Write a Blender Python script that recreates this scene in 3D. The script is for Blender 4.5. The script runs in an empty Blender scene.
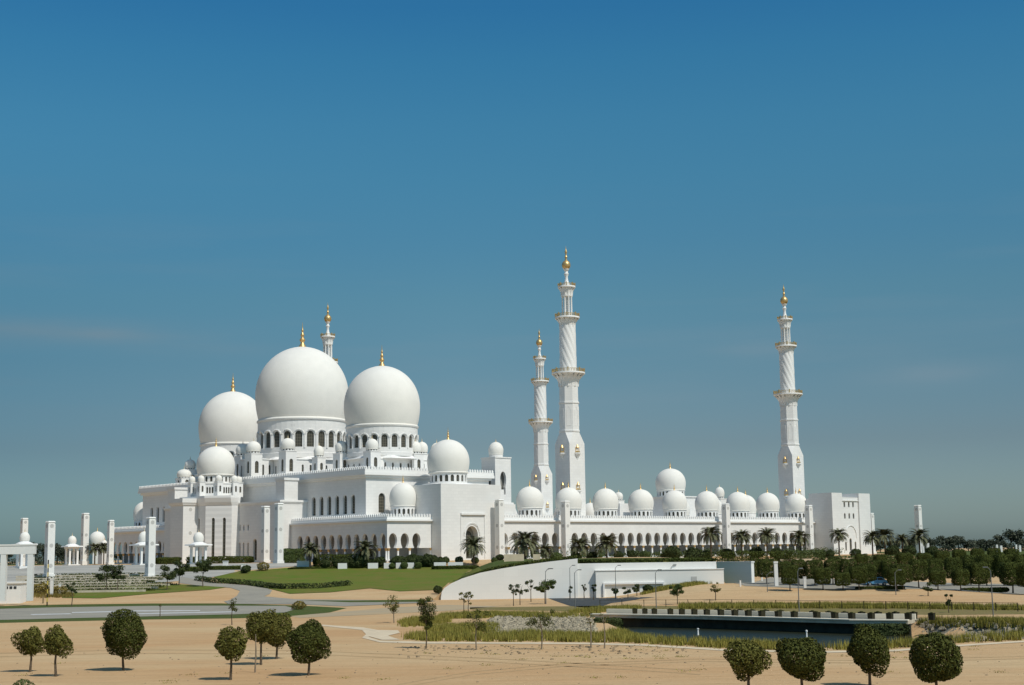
import bpy, bmesh, math, random
import numpy as np
from math import sin, cos, pi, radians as R
from mathutils import Vector, Matrix

# ============================================================ camera, world, sun, exposure
sc = bpy.context.scene
C = bpy.data.collections.new('place'); sc.collection.children.link(C)
FPX, PIT, ROL, HC = 1472.72, R(8.1882), R(0.83468), 9.0
cam = bpy.data.cameras.new('camera'); camo = bpy.data.objects.new('camera', cam); C.objects.link(camo)
cam.sensor_width = 36.0; cam.lens = FPX / 1024 * 36.0
cam.clip_start = 0.5; cam.clip_end = 30000
camo.matrix_world = Matrix.Translation((0, 0, HC)) @ Matrix.Rotation(R(90) + PIT, 4, 'X') @ Matrix.Rotation(-ROL, 4, 'Z')
sc.camera = camo

SUN_EL = R(52); SUN_AZ = math.atan2(0.70, -0.71)
SDIR = Vector((sin(SUN_AZ) * cos(SUN_EL), cos(SUN_AZ) * cos(SUN_EL), sin(SUN_EL)))
sl = bpy.data.lights.new('sun', 'SUN'); sl.energy = 3.6; sl.angle = R(0.6); sl.color = (1.0, 0.955, 0.87)
so = bpy.data.objects.new('sun', sl); C.objects.link(so); so.rotation_euler = SDIR.to_track_quat('Z', 'Y').to_euler()

w = bpy.data.worlds.new('World'); sc.world = w; w.use_nodes = True
nt = w.node_tree; nt.nodes.clear()
N = nt.nodes.new; L = nt.links.new
sky = N('ShaderNodeTexSky'); sky.sky_type = 'NISHITA'; sky.sun_disc = False
sky.sun_elevation = SUN_EL; sky.sun_rotation = SUN_AZ
sky.altitude = 0; sky.air_density = 1.0; sky.dust_density = 1.2; sky.ozone_density = 1.6
tc = N('ShaderNodeTexCoord'); sp = N('ShaderNodeSeparateXYZ'); L(tc.outputs['Generated'], sp.inputs[0])
cr = N('ShaderNodeValToRGB'); L(sp.outputs['Z'], cr.inputs[0])
el = cr.color_ramp.elements
el[0].position = 0.0; el[0].color = (0.642, 0.839, 0.95, 1)
el[1].position = 1.0; el[1].color = (0.80, 0.86, 0.90, 1)
for p_, c_ in ((0.015, (0.67, 0.86, 1.01, 1)), (0.072, (0.495, 0.605, 0.69, 1)), (0.128, (0.44, 0.651, 0.695, 1)), (0.171, (0.412, 0.711, 0.733, 1)), (0.209, (0.359, 0.741, 0.802, 1)), (0.25, (0.333, 0.801, 0.875, 1)), (0.286, (0.308, 0.834, 0.933, 1)), (0.327, (0.253, 0.826, 0.982, 1)), (0.36, (0.206, 0.773, 1.005, 1)), (0.6, (0.55, 0.95, 1.05, 1))):
    e_ = el.new(p_); e_.color = c_
mx = N('ShaderNodeMix'); mx.data_type = 'RGBA'; mx.blend_type = 'MULTIPLY'; mx.inputs[0].default_value = 1
L(sky.outputs[0], mx.inputs[6]); L(cr.outputs[0], mx.inputs[7])
# faint thin cloud streaks, low in the sky
mp = N('ShaderNodeMapping'); mp.inputs['Scale'].default_value = (2.2, 2.2, 22.0); L(tc.outputs['Generated'], mp.inputs[0])
nz = N('ShaderNodeTexNoise'); nz.inputs['Scale'].default_value = 2.1; nz.inputs['Detail'].default_value = 5; nz.inputs['Roughness'].default_value = 0.5
L(mp.outputs[0], nz.inputs['Vector'])
mr = N('ShaderNodeMapRange'); mr.inputs[1].default_value = 0.50; mr.inputs[2].default_value = 0.80; mr.inputs[3].default_value = 0; mr.inputs[4].default_value = 0.22
L(nz.outputs[0], mr.inputs[0])
band = N('ShaderNodeValToRGB'); L(sp.outputs['Z'], band.inputs[0])
be = band.color_ramp.elements; be[0].position = 0.06; be[0].color = (0, 0, 0, 1); be[1].position = 0.26; be[1].color = (0, 0, 0, 1)
b_ = be.new(0.11); b_.color = (1, 1, 1, 1); b_ = be.new(0.17); b_.color = (1, 1, 1, 1)
mm = N('ShaderNodeMath'); mm.operation = 'MULTIPLY'; L(mr.outputs[0], mm.inputs[0]); L(band.outputs[0], mm.inputs[1])
cl = N('ShaderNodeMix'); cl.data_type = 'RGBA'
def mth(op, a, b=None):
    m_ = N('ShaderNodeMath'); m_.operation = op
    for i_, v_ in enumerate((a, b)):
        if v_ is None: continue
        if isinstance(v_, (int, float)): m_.inputs[i_].default_value = v_
        else: L(v_, m_.inputs[i_])
    return m_.outputs[0]
mp2 = N('ShaderNodeMapping'); mp2.inputs['Scale'].default_value = (9, 9, 60); L(tc.outputs['Generated'], mp2.inputs[0])
nz2 = N('ShaderNodeTexNoise'); nz2.inputs['Scale'].default_value = 1.3; nz2.inputs['Detail'].default_value = 6; L(mp2.outputs[0], nz2.inputs['Vector'])
tot = mm.outputs[0]
for x_, y_, sx_, sz_, am_ in ((45, 322, .075, .0075, .50), (115, 331, .035, .0055, .35), (925, 379, .040, .008, .40), (760, 352, .03, .005, .25), (200, 345, .05, .006, .18)):
    q_ = Vector(((x_ - 512), FPX * cos(PIT) - (342.5 - y_) * sin(PIT), FPX * sin(PIT) + (342.5 - y_) * cos(PIT))).normalized()
    gx = mth('POWER', mth('DIVIDE', mth('SUBTRACT', sp.outputs['X'], q_.x), sx_), 2.0); gz = mth('POWER', mth('DIVIDE', mth('SUBTRACT', sp.outputs['Z'], q_.z), sz_), 2.0)
    g_ = mth('EXPONENT', mth('MULTIPLY', mth('ADD', gx, gz), -1.0)); tot = mth('ADD', tot, mth('MULTIPLY', mth('MULTIPLY', g_, am_), mth('MULTIPLY', nz2.outputs[0], 1.9)))
L(tot, cl.inputs[0]); L(mx.outputs[2], cl.inputs[6]); cl.inputs[7].default_value = (2.3, 3.25, 3.9, 1)
bg = N('ShaderNodeBackground'); bg.inputs[1].default_value = 0.10
ax = N('ShaderNodeMath'); ax.operation = 'MULTIPLY_ADD'; L(sp.outputs['X'], ax.inputs[0]); ax.inputs[1].default_value = 1.4; ax.inputs[2].default_value = 0.5
ar_ = N('ShaderNodeValToRGB'); L(ax.outputs[0], ar_.inputs[0]); ae = ar_.color_ramp.elements
ae[0].position = 0.04; ae[0].color = (.70, .81, .86, 1); ae[1].position = 0.96; ae[1].color = (.95, .965, .98, 1); a_ = ae.new(.45); a_.color = (1, 1, 1, 1)
lo_ = N('ShaderNodeMapRange'); lo_.inputs[1].default_value = .13; lo_.inputs[2].default_value = .27; lo_.inputs[3].default_value = 1; lo_.inputs[4].default_value = 0; L(sp.outputs['Z'], lo_.inputs[0])
az = N('ShaderNodeMix'); az.data_type = 'RGBA'; az.blend_type = 'MULTIPLY'; L(lo_.outputs[0], az.inputs[0]); L(cl.outputs[2], az.inputs[6]); L(ar_.outputs[0], az.inputs[7])
L(az.outputs[2], bg.inputs[0]); wo = N('ShaderNodeOutputWorld'); L(bg.outputs[0], wo.inputs[0])
sc.view_settings.view_transform = 'Standard'; sc.view_settings.look = 'None'
sc.view_settings.gamma = 1; sc.view_settings.exposure = -0.12

rng = np.random.default_rng(7); rnd = random.Random(7)

# ============================================================ survey helpers (photo measurements -> places on the ground)
TH = R(41.62315); OX, OY = 18.9416, 495.8156
E1 = (cos(TH), sin(TH)); E2 = (-sin(TH), cos(TH))
def W(u, v): return (OX + u * E1[0] + v * E2[0], OY + u * E1[1] + v * E2[1])
def ray(x, y):
    U = x - 512; V = 342.5 - y; c, s = cos(ROL), sin(ROL)
    u = U * c + V * s; v = -U * s + V * c; cp, sn = cos(PIT), sin(PIT)
    return (u, FPX * cp - v * sn, FPX * sn + v * cp)
def ond(x, y, Y):
    r = ray(x, y); t = Y / r[1]; return (r[0] * t, Y, HC + r[2] * t)
def pts(s, x):
    if x <= s[0][0]: return s[0][1]
    for a, b in zip(s, s[1:]):
        if x <= b[0]: return a[1] + (b[1] - a[1]) * (x - a[0]) / (b[0] - a[0])
    return s[-1][1]
def sm(a, b, x):
    t = min(1, max(0, (x - a) / (b - a))); return t * t * (3 - 2 * t)

# ============================================================ terrain height
WY = 306.0
_wp = [(441, 598), (442, 592), (445, 588), (452, 583.5), (462, 579), (480, 573.3), (500, 569.3), (520, 566), (550, 562), (577.4, 559)]
WALL1 = [(ond(x, y, WY)[0], max(0.0, ond(x, y, WY)[2])) for x, y in _wp]
WALL2 = [(ond(x, y, WY)[0], ond(x, y, WY)[2]) for x, y in ((577.5, 564), (640, 563.7), (716, 563.2))]
WTOP = WALL1 + WALL2
XL, XR = WTOP[0][0], WTOP[-1][0]
def inpoly(p, x, y):
    c = False; j = len(p) - 1
    for i in range(len(p)):
        if (p[i][1] > y) != (p[j][1] > y) and x < (p[j][0] - p[i][0]) * (y - p[i][1]) / (p[j][1] - p[i][1]) + p[i][0]: c = not c
        j = i
    return c
def edged(p, x, y):
    d = 1e9
    for a, b in zip(p, p[1:] + p[:1]):
        dx, dy = b[0] - a[0], b[1] - a[1]; t = max(0, min(1, ((x - a[0]) * dx + (y - a[1]) * dy) / (dx * dx + dy * dy)))
        d = min(d, math.hypot(x - a[0] - t * dx, y - a[1] - t * dy))
    return d
def g0(px, py):
    r = ray(px, py); t = -HC / r[2]; return (r[0] * t, r[1] * t)
BASIN = [g0(*p) for p in ((486, 633), (560, 637), (640, 640), (720, 644), (830, 648), (885, 646), (960, 639), (1060, 634), (1060, 627), (960, 621), (905, 617.5), (850, 617), (700, 613.5), (590, 612.0), (500, 616), (486, 620))]
def G(X, Y):
    mound = 2.5 * sm(16, 38, X) * sm(252, 304, Y) * (1 - sm(70, 100, X))
    if Y < WY:
        z = mound
        if 110 < Y < 260 and inpoly(BASIN, X, Y):
            cut = sm(0, 7, edged(BASIN, X, Y)) if not (14 < X < 66) else sm(0, 3.5, edged(BASIN, X, Y))
            wet = sm(12, 17, X) * (1 - sm(60, 66, X))
            z -= cut * (0.7 + 1.7 * wet)
        return z
    left = pts([(325, 0), (400, 4.2), (418, 5.5), (430, 7.4), (450, 7.6), (9000, 7.6)], Y)
    right = pts([(306, 0), (360, .5), (420, 1.6), (500, 6.4), (520, 7.2), (9000, 7.4)], Y)
    right = max(right, mound * (1 - sm(306, 345, Y)) if X > XR else 0)
    base = left + (right - left) * sm(38, 62, X)
    if XL < X < XR + 22:
        wt = pts(WTOP, X); f = sm(XL, XL + 14, X)
        if X <= XR: return max(wt + (7.6 - wt) * sm(306, 350, Y) * f, base * (1 if X < 20 else 0))
        return max(base, 5.9 * sm(322, 334, Y)) if X < XR + 9 else base
    return base
def gp(px, py):                       # the ground point seen at a pixel
    r = ray(px, py); n = math.hypot(r[0], r[1]); t0 = 60.0
    if r[2] >= -1e-6: r = (r[0], r[1], -n * 0.003)
    lo = hi = None; t = t0
    while t < 1500:
        X, Y, Z = r[0] * t / n, r[1] * t / n, HC + r[2] * t / n
        if Z <= G(X, Y):
            hi = t; break
        t += 1.5
    if hi is None: hi = 1500
    lo = hi - 1.5
    for _ in range(12):
        m = (lo + hi) / 2; X, Y, Z = r[0] * m / n, r[1] * m / n, HC + r[2] * m / n
        if Z <= G(X, Y): hi = m
        else: lo = m
    return (X, Y, G(X, Y))

# ============================================================ materials
def mat(name, col, rough=0.6, metal=0.0, var=0.0, scale=1.0, col2=None, bump=0.0, bscale=None, island=None, spec=0.2, stretch=None, detail=6, obj=True):
    m = bpy.data.materials.new(name); m.use_nodes = True; t = m.node_tree; b = t.nodes['Principled BSDF']
    b.inputs['Base Color'].default_value = (*col, 1); b.inputs['Roughness'].default_value = rough; b.inputs['Metallic'].default_value = metal
    b.inputs['Specular IOR Level'].default_value = spec
    n, l = t.nodes.new, t.links.new
    co = n('ShaderNodeTexCoord'); src = co.outputs['Object']
    if stretch:
        q = n('ShaderNodeMapping'); q.inputs['Scale'].default_value = stretch; l(src, q.inputs[0]); src = q.outputs[0]
    if island is not None:
        g = n('ShaderNodeNewGeometry'); r = n('ShaderNodeValToRGB'); l(g.outputs['Random Per Island'], r.inputs[0])
        r.color_ramp.elements[0].color = (*col, 1); r.color_ramp.elements[1].color = (*island, 1)
        l(r.outputs[0], b.inputs['Base Color'])
    elif col2 is not None or var:
        z = n('ShaderNodeTexNoise'); z.inputs['Scale'].default_value = scale; z.inputs['Detail'].default_value = detail; z.inputs['Roughness'].default_value = 0.62; l(src, z.inputs['Vector'])
        r = n('ShaderNodeValToRGB'); l(z.outputs[0], r.inputs[0]); r.color_ramp.elements[0].position = .33; r.color_ramp.elements[1].position = .68
        c2 = col2 if col2 is not None else tuple(c * (1 - var) for c in col)
        r.color_ramp.elements[0].color = (*c2, 1); r.color_ramp.elements[1].color = (*col, 1); l(r.outputs[0], b.inputs['Base Color'])
    if bump:
        z2 = n('ShaderNodeTexNoise'); z2.inputs['Scale'].default_value = bscale or scale * 3; z2.inputs['Detail'].default_value = 5; l(src, z2.inputs['Vector'])
        bp = n('ShaderNodeBump'); bp.inputs['Strength'].default_value = bump; bp.inputs['Distance'].default_value = .3; l(z2.outputs[0], bp.inputs['Height']); l(bp.outputs[0], b.inputs['Normal'])
    return m
def blockmat(name, col, bw, bh, line, rough=.6, var=.03):
    m = mat(name, col, rough, spec=.25); t = m.node_tree; n, l = t.nodes.new, t.links.new; b = t.nodes['Principled BSDF']
    co = n('ShaderNodeTexCoord'); s = n('ShaderNodeSeparateXYZ'); l(co.outputs['Object'], s.inputs[0])
    a = n('ShaderNodeMath'); a.operation = 'ADD'; l(s.outputs[0], a.inputs[0]); l(s.outputs[1], a.inputs[1])
    cb = n('ShaderNodeCombineXYZ'); l(a.outputs[0], cb.inputs[0]); l(s.outputs[2], cb.inputs[1])
    br = n('ShaderNodeTexBrick'); l(cb.outputs[0], br.inputs['Vector']); br.inputs['Scale'].default_value = 1
    br.inputs['Brick Width'].default_value = bw; br.inputs['Row Height'].default_value = bh; br.inputs['Mortar Size'].default_value = .03
    br.inputs['Color1'].default_value = (*col, 1); br.inputs['Color2'].default_value = (*[c * (1 - var) for c in col], 1); br.inputs['Mortar'].default_value = (*[c * line for c in col], 1)
    z = n('ShaderNodeTexNoise'); z.inputs['Scale'].default_value = .12; z.inputs['Detail'].default_value = 7; l(co.outputs['Object'], z.inputs['Vector'])
    mr_ = n('ShaderNodeMapRange'); mr_.inputs[1].default_value = .3; mr_.inputs[2].default_value = .7; mr_.inputs[3].default_value = .93; mr_.inputs[4].default_value = 1.0; l(z.outputs[0], mr_.inputs[0])
    mxx = n('ShaderNodeMix'); mxx.data_type = 'RGBA'; mxx.blend_type = 'MULTIPLY'; mxx.inputs[0].default_value = 1; l(br.outputs[0], mxx.inputs[6]); l(mr_.outputs[0], mxx.inputs[7]); l(mxx.outputs[2], b.inputs['Base Color'])
    return m
M = {}
M['marble'] = blockmat('white_marble', (.80, .785, .75), 1.8, .9, .88, var=.05)
M['domewhite'] = mat('dome_marble', (.80, .775, .71), .85, var=.06, scale=.25, bump=.12, bscale=2.5, spec=.15)
M['trim'] = mat('marble_trim', (.82, .81, .78), .5, var=.04, scale=1.5)
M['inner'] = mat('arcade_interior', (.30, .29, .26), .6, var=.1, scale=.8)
M['gold'] = mat('gold_leaf', (.72, .50, .22), .42, metal=.7, var=.2, scale=3)
M['palegold'] = mat('pale_gold', (.62, .52, .34), .45, metal=.5)
M['glass'] = mat('tinted_glass', (.085, .080, .062), .25, var=.3, scale=3, spec=.4)
M['lattice'] = mat('lattice', (.20, .18, .14), .6)
M['dark'] = mat('dark_opening', (.04, .045, .05), .5)
M['medal'] = mat('grey_inlay', (.50, .49, .46), .6)
M['wallwhite'] = blockmat('white_retaining_wall', (.82, .81, .76), 3.0, 1.5, .94, .7, .03)
M['concrete'] = mat('pale_concrete', (.62, .54, .41), .8, var=.25, scale=.8, bump=.2, spec=.03)
M['cream'] = mat('cream_paving', (.70, .58, .41), .8, var=.2, scale=.5, spec=.03)
M['creamlight'] = mat('cream_coping', (.84, .76, .60), .8, var=.08, scale=.6, spec=.05)
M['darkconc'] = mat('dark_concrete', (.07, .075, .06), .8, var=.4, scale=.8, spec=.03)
def sandmat():
    m = mat('sand', (.56, .385, .205), .95, spec=.08); t = m.node_tree; n, l = t.nodes.new, t.links.new; b = t.nodes['Principled BSDF']; co = n('ShaderNodeTexCoord')
    def noise(sc_, st, det=6, rough=.6):
        q = n('ShaderNodeMapping'); q.inputs['Scale'].default_value = st; l(co.outputs['Object'], q.inputs[0]); z = n('ShaderNodeTexNoise'); z.inputs['Scale'].default_value = sc_; z.inputs['Detail'].default_value = det; z.inputs['Roughness'].default_value = rough; l(q.outputs[0], z.inputs['Vector']); return z.outputs[0]
    def ramp(src, p0, p1, c0, c1):
        r_ = n('ShaderNodeValToRGB'); l(src, r_.inputs[0]); r_.color_ramp.elements[0].position = p0; r_.color_ramp.elements[1].position = p1; r_.color_ramp.elements[0].color = (*c0, 1); r_.color_ramp.elements[1].color = (*c1, 1); return r_.outputs[0]
    def mul(a, c, bt='MULTIPLY'):
        x = n('ShaderNodeMix'); x.data_type = 'RGBA'; x.blend_type = bt; x.inputs[0].default_value = 1; l(a, x.inputs[6]); l(c, x.inputs[7]); return x.outputs[2]
    c = ramp(noise(.030, (.6, 1.6, 1), 8), .36, .66, (.52, .325, .165), (.575, .415, .235))
    c = mul(c, ramp(noise(.35, (.35, 2.2, 1), 6, .7), .30, .62, (.86, .85, .83), (1.04, 1.04, 1.04)))
    c = mul(c, ramp(noise(2.2, (1, 1, 1), 4, .7), .28, .45, (.78, .76, .72), (1, 1, 1)))
    l(c, b.inputs['Base Color']); bp = n('ShaderNodeBump'); bp.inputs['Strength'].default_value = .55; bp.inputs['Distance'].default_value = .25; l(noise(1.1, (.7, 1.4, 1), 7, .7), bp.inputs['Height']); l(bp.outputs[0], b.inputs['Normal']); return m
M['sand'] = sandmat(); M['sandstone'] = mat('sandstone_clods', (.36, .27, .17), .9, var=.4, scale=2, spec=.05)
M['lawn'] = mat('lawn', (.100, .155, .018), .9, col2=(.16, .145, .035), scale=.16, bump=.5, bscale=3, spec=.1, detail=10)
M['verge'] = mat('verge', (.05, .095, .014), .9, col2=(.10, .10, .035), scale=.3, bump=.5, bscale=3, spec=.1)
M['scrub'] = mat('scrub_grass', (.17, .155, .05), .95, col2=(.23, .17, .08), scale=.3, bump=.6, bscale=2, spec=.1)
M['asphalt'] = mat('asphalt', (.27, .255, .215), .85, col2=(.33, .305, .25), scale=.12, bump=.1, bscale=8, spec=.03)
M['rut'] = mat('rutted_sand', (.47, .32, .17), .95, var=.18, scale=.5, bump=.4, bscale=3, spec=.05)
M['dusty'] = mat('dusty_track', (.36, .31, .22), .9, col2=(.46, .34, .20), scale=.10, bump=.2, bscale=3, spec=.03, stretch=(.6, 2, 1))
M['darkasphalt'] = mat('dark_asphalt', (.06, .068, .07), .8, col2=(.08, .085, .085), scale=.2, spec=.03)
M['paint'] = mat('road_paint', (.62, .62, .60), .7, var=.3, scale=1, spec=.03)
M['plaza'] = mat('plaza_paving', (.43, .415, .37), .8, col2=(.30, .295, .27), scale=.12, stretch=(.4, 2, 1), spec=.03)
M['gravel'] = mat('riprap_gravel', (.50, .43, .31), .9, col2=(.24, .205, .145), scale=1.5, bump=1, bscale=2.2, detail=3, spec=.03)
M['water'] = mat('pond_water', (.020, .024, .015), .38, bump=.35, bscale=1.6, spec=.05, stretch=(.4, 2.0, 1))
M['bark'] = mat('bark', (.16, .12, .08), .9, var=.4, scale=4, bump=.4)
M['palebark'] = mat('pale_bark', (.30, .24, .17), .9, var=.4, scale=4)
M['stake'] = mat('wooden_stake', (.28, .21, .12), .9, var=.3, scale=5)
M['ball'] = mat('ficus_leaves', (.034, .042, .009), .7, island=(.098, .105, .022), spec=.12)
M['ball2'] = mat('dusty_leaves', (.065, .065, .012), .7, island=(.165, .155, .036), spec=.12)
M['clip'] = mat('clipped_leaves', (.028, .038, .009), .8, island=(.094, .112, .026), spec=.08)
M['shrub'] = mat('shrub_leaves', (.035, .055, .012), .6, island=(.10, .13, .03), spec=.25)
M['darkleaf'] = mat('dark_leaves', (.026, .038, .014), .75, island=(.080, .098, .034), spec=.1)
M['far'] = mat('far_leaves', (.045, .054, .036), .8, island=(.09, .10, .068), spec=.1)
M['palm'] = mat('palm_fronds', (.07, .075, .035), .6, island=(.19, .19, .10), spec=.2)
M['reed'] = mat('reed_blades', (.15, .145, .022), .8, island=(.34, .29, .07), spec=.15)
M['ocher'] = mat('ocher_shrub', (.13, .10, .02), .7, island=(.25, .19, .05), spec=.2)
M['steel'] = mat('painted_steel', (.16, .165, .16), .6)
M['planter'] = mat('planter_timber', (.040, .036, .018), .8, var=.4, scale=3)
M['blue'] = mat('blue_car_paint', (.13, .34, .56), .3)
M['tyre'] = mat('tyre_rubber', (.02, .02, .02), .8)
M['silver'] = mat('silver_paint', (.38, .42, .45), .4, metal=.3)
M['white'] = mat('white_paint', (.80, .785, .74), .6, var=.06, scale=1)
M['yellow'] = mat('yellow_paint', (.62, .46, .10), .6)

# ============================================================ mesh builder
class MB:
    def __init__(s): s.v = []; s.f = []; s.m = []
    def add(s, vs, fs, m=0):
        o = len(s.v); s.v += [tuple(p) for p in vs]; s.f += [tuple(i + o for i in f) for f in fs]; s.m += [m] * len(fs)
    def quad(s, a, b, c, d, m=0): s.add([a, b, c, d], [(0, 1, 2, 3)], m)
    def box(s, x0, x1, y0, y1, z0, z1, m=0, rot=0, taper=0):
        t = taper; vs = [(x0, y0, z0), (x1, y0, z0), (x1, y1, z0), (x0, y1, z0), (x0 + t, y0 + t, z1), (x1 - t, y0 + t, z1), (x1 - t, y1 - t, z1), (x0 + t, y1 - t, z1)]
        if rot:
            cx, cy = (x0 + x1) / 2, (y0 + y1) / 2; c, q = cos(rot), sin(rot)
            vs = [(cx + (x - cx) * c - (y - cy) * q, cy + (x - cx) * q + (y - cy) * c, z) for x, y, z in vs]
        s.add(vs, [(0, 3, 2, 1), (4, 5, 6, 7), (0, 1, 5, 4), (1, 2, 6, 5), (2, 3, 7, 6), (3, 0, 4, 7)], m)
    def prism(s, poly, z0, z1, m=0, cap=True):
        n = len(poly); vs = [(x, y, z0) for x, y in poly] + [(x, y, z1) for x, y in poly]
        fs = [(i, (i + 1) % n, n + (i + 1) % n, n + i) for i in range(n)]
        if cap: fs += [tuple(range(n, 2 * n)), tuple(reversed(range(n)))]
        s.add(vs, fs, m)
    def lathe(s, cx, cy, prof, n=32, m=0, a0=0.0, cap=True):
        vs = []
        for r, z in prof:
            for k in range(n):
                a = a0 + 2 * pi * k / n; vs.append((cx + r * cos(a), cy + r * sin(a), z))
        fs = []
        for i in range(len(prof) - 1):
            for k in range(n):
                k2 = (k + 1) % n; fs.append((i * n + k, i * n + k2, (i + 1) * n + k2, (i + 1) * n + k))
        if cap and prof[0][0] > .01: fs.append(tuple(reversed(range(n))))
        if cap and prof[-1][0] > .01: fs.append(tuple(range((len(prof) - 1) * n, len(prof) * n)))
        s.add(vs, fs, m)
    def tube(s, pth, rad, n=6, m=0):
        vs = []; q = len(pth)
        for i, p in enumerate(pth):
            a = Vector(pth[max(0, i - 1)]); b = Vector(pth[min(q - 1, i + 1)]); d = (b - a).normalized()
            e = d.orthogonal().normalized() if abs(d.z) < .99 else Vector((1, 0, 0)); e = (e - d * e.dot(d)).normalized(); g = d.cross(e)
            r = rad[i] if isinstance(rad, (list, tuple)) else rad
            for k in range(n):
                t = 2 * pi * k / n; vs.append(tuple(Vector(p) + e * r * cos(t) + g * r * sin(t)))
        fs = [(i * n + k, i * n + (k + 1) % n, (i + 1) * n + (k + 1) % n, (i + 1) * n + k) for i in range(q - 1) for k in range(n)]
        fs += [tuple(range(n)), tuple(range((q - 1) * n, q * n))]
        s.add(vs, fs, m)
    def mesh(s, name, mats, smooth=False):
        me = bpy.data.meshes.new(name); me.from_pydata(s.v, [], s.f)
        for x in mats: me.materials.append(M[x])
        if len(mats) > 1: me.polygons.foreach_set('material_index', s.m)
        me.update()
        if smooth:
            me.polygons.foreach_set('use_smooth', [True] * len(me.polygons)); me.set_sharp_from_angle(angle=R(40))
        return me
def link(name, me, parent=None):
    o = bpy.data.objects.new(name, me); C.objects.link(o)
    if parent: o.parent = parent
    return o
def part(name, mb, mats, parent, smooth=False):
    return link(name, mb.mesh(name, [mats] if isinstance(mats, str) else mats, smooth), parent)
def tag(o, label, cat, group=None, kind=None):
    if label: o['label'] = label
    if cat: o['category'] = cat
    if group: o['group'] = group
    if kind: o['kind'] = kind
    return o
def thing(name, loc, label, cat, group=None, rz=0.0):
    o = bpy.data.objects.new(name, None); C.objects.link(o); o.location = loc; o.rotation_euler = (0, 0, rz); o.empty_display_size = .3
    return tag(o, label, cat, group)
def struct(name, mb, mats, label, smooth=False, kind='structure', cat=None):
    o = part(name, mb, mats, None, smooth); o['kind'] = kind
    o['label'] = label; o['category'] = cat or name.replace('_', ' ')
    return o
def copy_tree(o, parent=None):
    c = o.copy(); C.objects.link(c)
    if parent: c.parent = parent
    for ch in list(o.children): copy_tree(ch, c)
    return c
ORD = ['first', 'second', 'third', 'fourth', 'fifth', 'sixth', 'seventh', 'eighth', 'ninth', 'tenth', 'eleventh', 'twelfth', 'thirteenth', 'fourteenth', 'fifteenth', 'sixteenth', 'seventeenth', 'eighteenth', 'nineteenth', 'twentieth',
       'twenty-first', 'twenty-second', 'twenty-third', 'twenty-fourth', 'twenty-fifth', 'twenty-sixth', 'twenty-seventh', 'twenty-eighth', 'twenty-ninth', 'thirtieth', 'thirty-first', 'thirty-second', 'thirty-third', 'thirty-fourth', 'thirty-fifth', 'thirty-sixth', 'thirty-seventh', 'thirty-eighth', 'thirty-ninth', 'fortieth']

# ============================================================ ground
def rngs(a, b, s):
    o = []; x = a
    while x < b - 1e-6: o.append(x); x += s
    return o
XS = [-6000, -2500, -1200, -700, -450, -320, -250, -200] + rngs(-170, 200, 3) + [200, 240, 300, 400, 600, 1000, 2000, 6000]
YS = [-60, -20, 0, 20, 40, 60, 80, 100, 120] + rngs(130, 240, 2) + rngs(240, 304, 4) + [305.98, 306.02] + rngs(310, 530, 5) + [530, 560, 600, 700, 900, 1300, 2500, 5000, 12000]
gm = MB(); gv = [(x, y, G(x, y)) for y in YS for x in XS]; nx = len(XS)
gm.add(gv, [(j * nx + i, j * nx + i + 1, (j + 1) * nx + i + 1, (j + 1) * nx + i) for j in range(len(YS) - 1) for i in range(nx - 1)])
struct('ground', gm, 'sand', 'bare sandy ground around the mosque', smooth=True)

def sheet(name, poly, matn, off, label, px=True, kind='structure'):
    P = [gp(*p)[:2] for p in poly] if px else poly
    bm = bmesh.new(); vs = [bm.verts.new((x, y, 0)) for x, y in P]
    try: bm.faces.new(vs)
    except ValueError: pass
    x0, x1 = min(p[0] for p in P), max(p[0] for p in P); y0, y1 = min(p[1] for p in P), max(p[1] for p in P)
    bmesh.ops.triangulate(bm, faces=bm.faces[:])
    for x in XS:
        if x0 < x < x1: bmesh.ops.bisect_plane(bm, geom=bm.verts[:] + bm.edges[:] + bm.faces[:], plane_co=(x, 0, 0), plane_no=(1, 0, 0))
    for y in YS:
        if y0 < y < y1: bmesh.ops.bisect_plane(bm, geom=bm.verts[:] + bm.edges[:] + bm.faces[:], plane_co=(0, y, 0), plane_no=(0, 1, 0))
    for v in bm.verts: v.co.z = G(v.co.x, v.co.y) + off
    me = bpy.data.meshes.new(name); bm.to_mesh(me); bm.free(); me.materials.append(M[matn])
    o = link(name, me); tag(o, label, name.replace('_', ' '), None, kind); return o

sheet('plaza', [(-20, 566.5), (120, 565), (232, 563.5), (300, 563.5), (300, 566), (240, 571), (214, 577), (205, 579), (150, 583.5), (60, 587), (-20, 589)], 'plaza', .05, 'pale stone paved plaza before the prayer hall')
sheet('lawn', [(214, 577), (240, 571.5), (300, 567), (470, 566.5), (482, 571.3), (462, 577.5), (448, 584), (440, 590), (400, 591.5), (370, 588.5), (330, 592.5), (290, 594), (272, 589.5), (246, 585), (222, 583)], 'lawn', .09, 'mown green lawn sloping up to the mosque')
sheet('lawn', [(62, 598), (60, 588), (150, 583.5), (180, 584.5), (226, 587.5), (210, 590), (150, 594), (100, 598.5)], 'lawn', .08, 'strip of lawn in front of the plaza and white pylons')
sheet('road', [(181, 577), (200, 580), (215, 583), (246, 585.5), (266, 588), (272, 590.5), (270, 594), (264, 596.5), (300, 599.5), (400, 600.5), (436, 601.0), (424, 603), (345, 606.5), (300, 604.5), (228, 604), (224, 601.5), (237, 596), (240, 591), (231, 588), (200, 586), (178, 583)], 'asphalt', .06, 'winding grey road bending up to the plaza')
sheet('verge', [(-60, 607.5), (60, 604.6), (150, 603.5), (220, 603.4), (300, 605.5), (347, 608), (330, 612.5), (290, 617), (230, 618.5), (150, 619.5), (60, 621.5), (-60, 624.5)], 'verge', .012, 'green grass verge edging the oval road')
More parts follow.
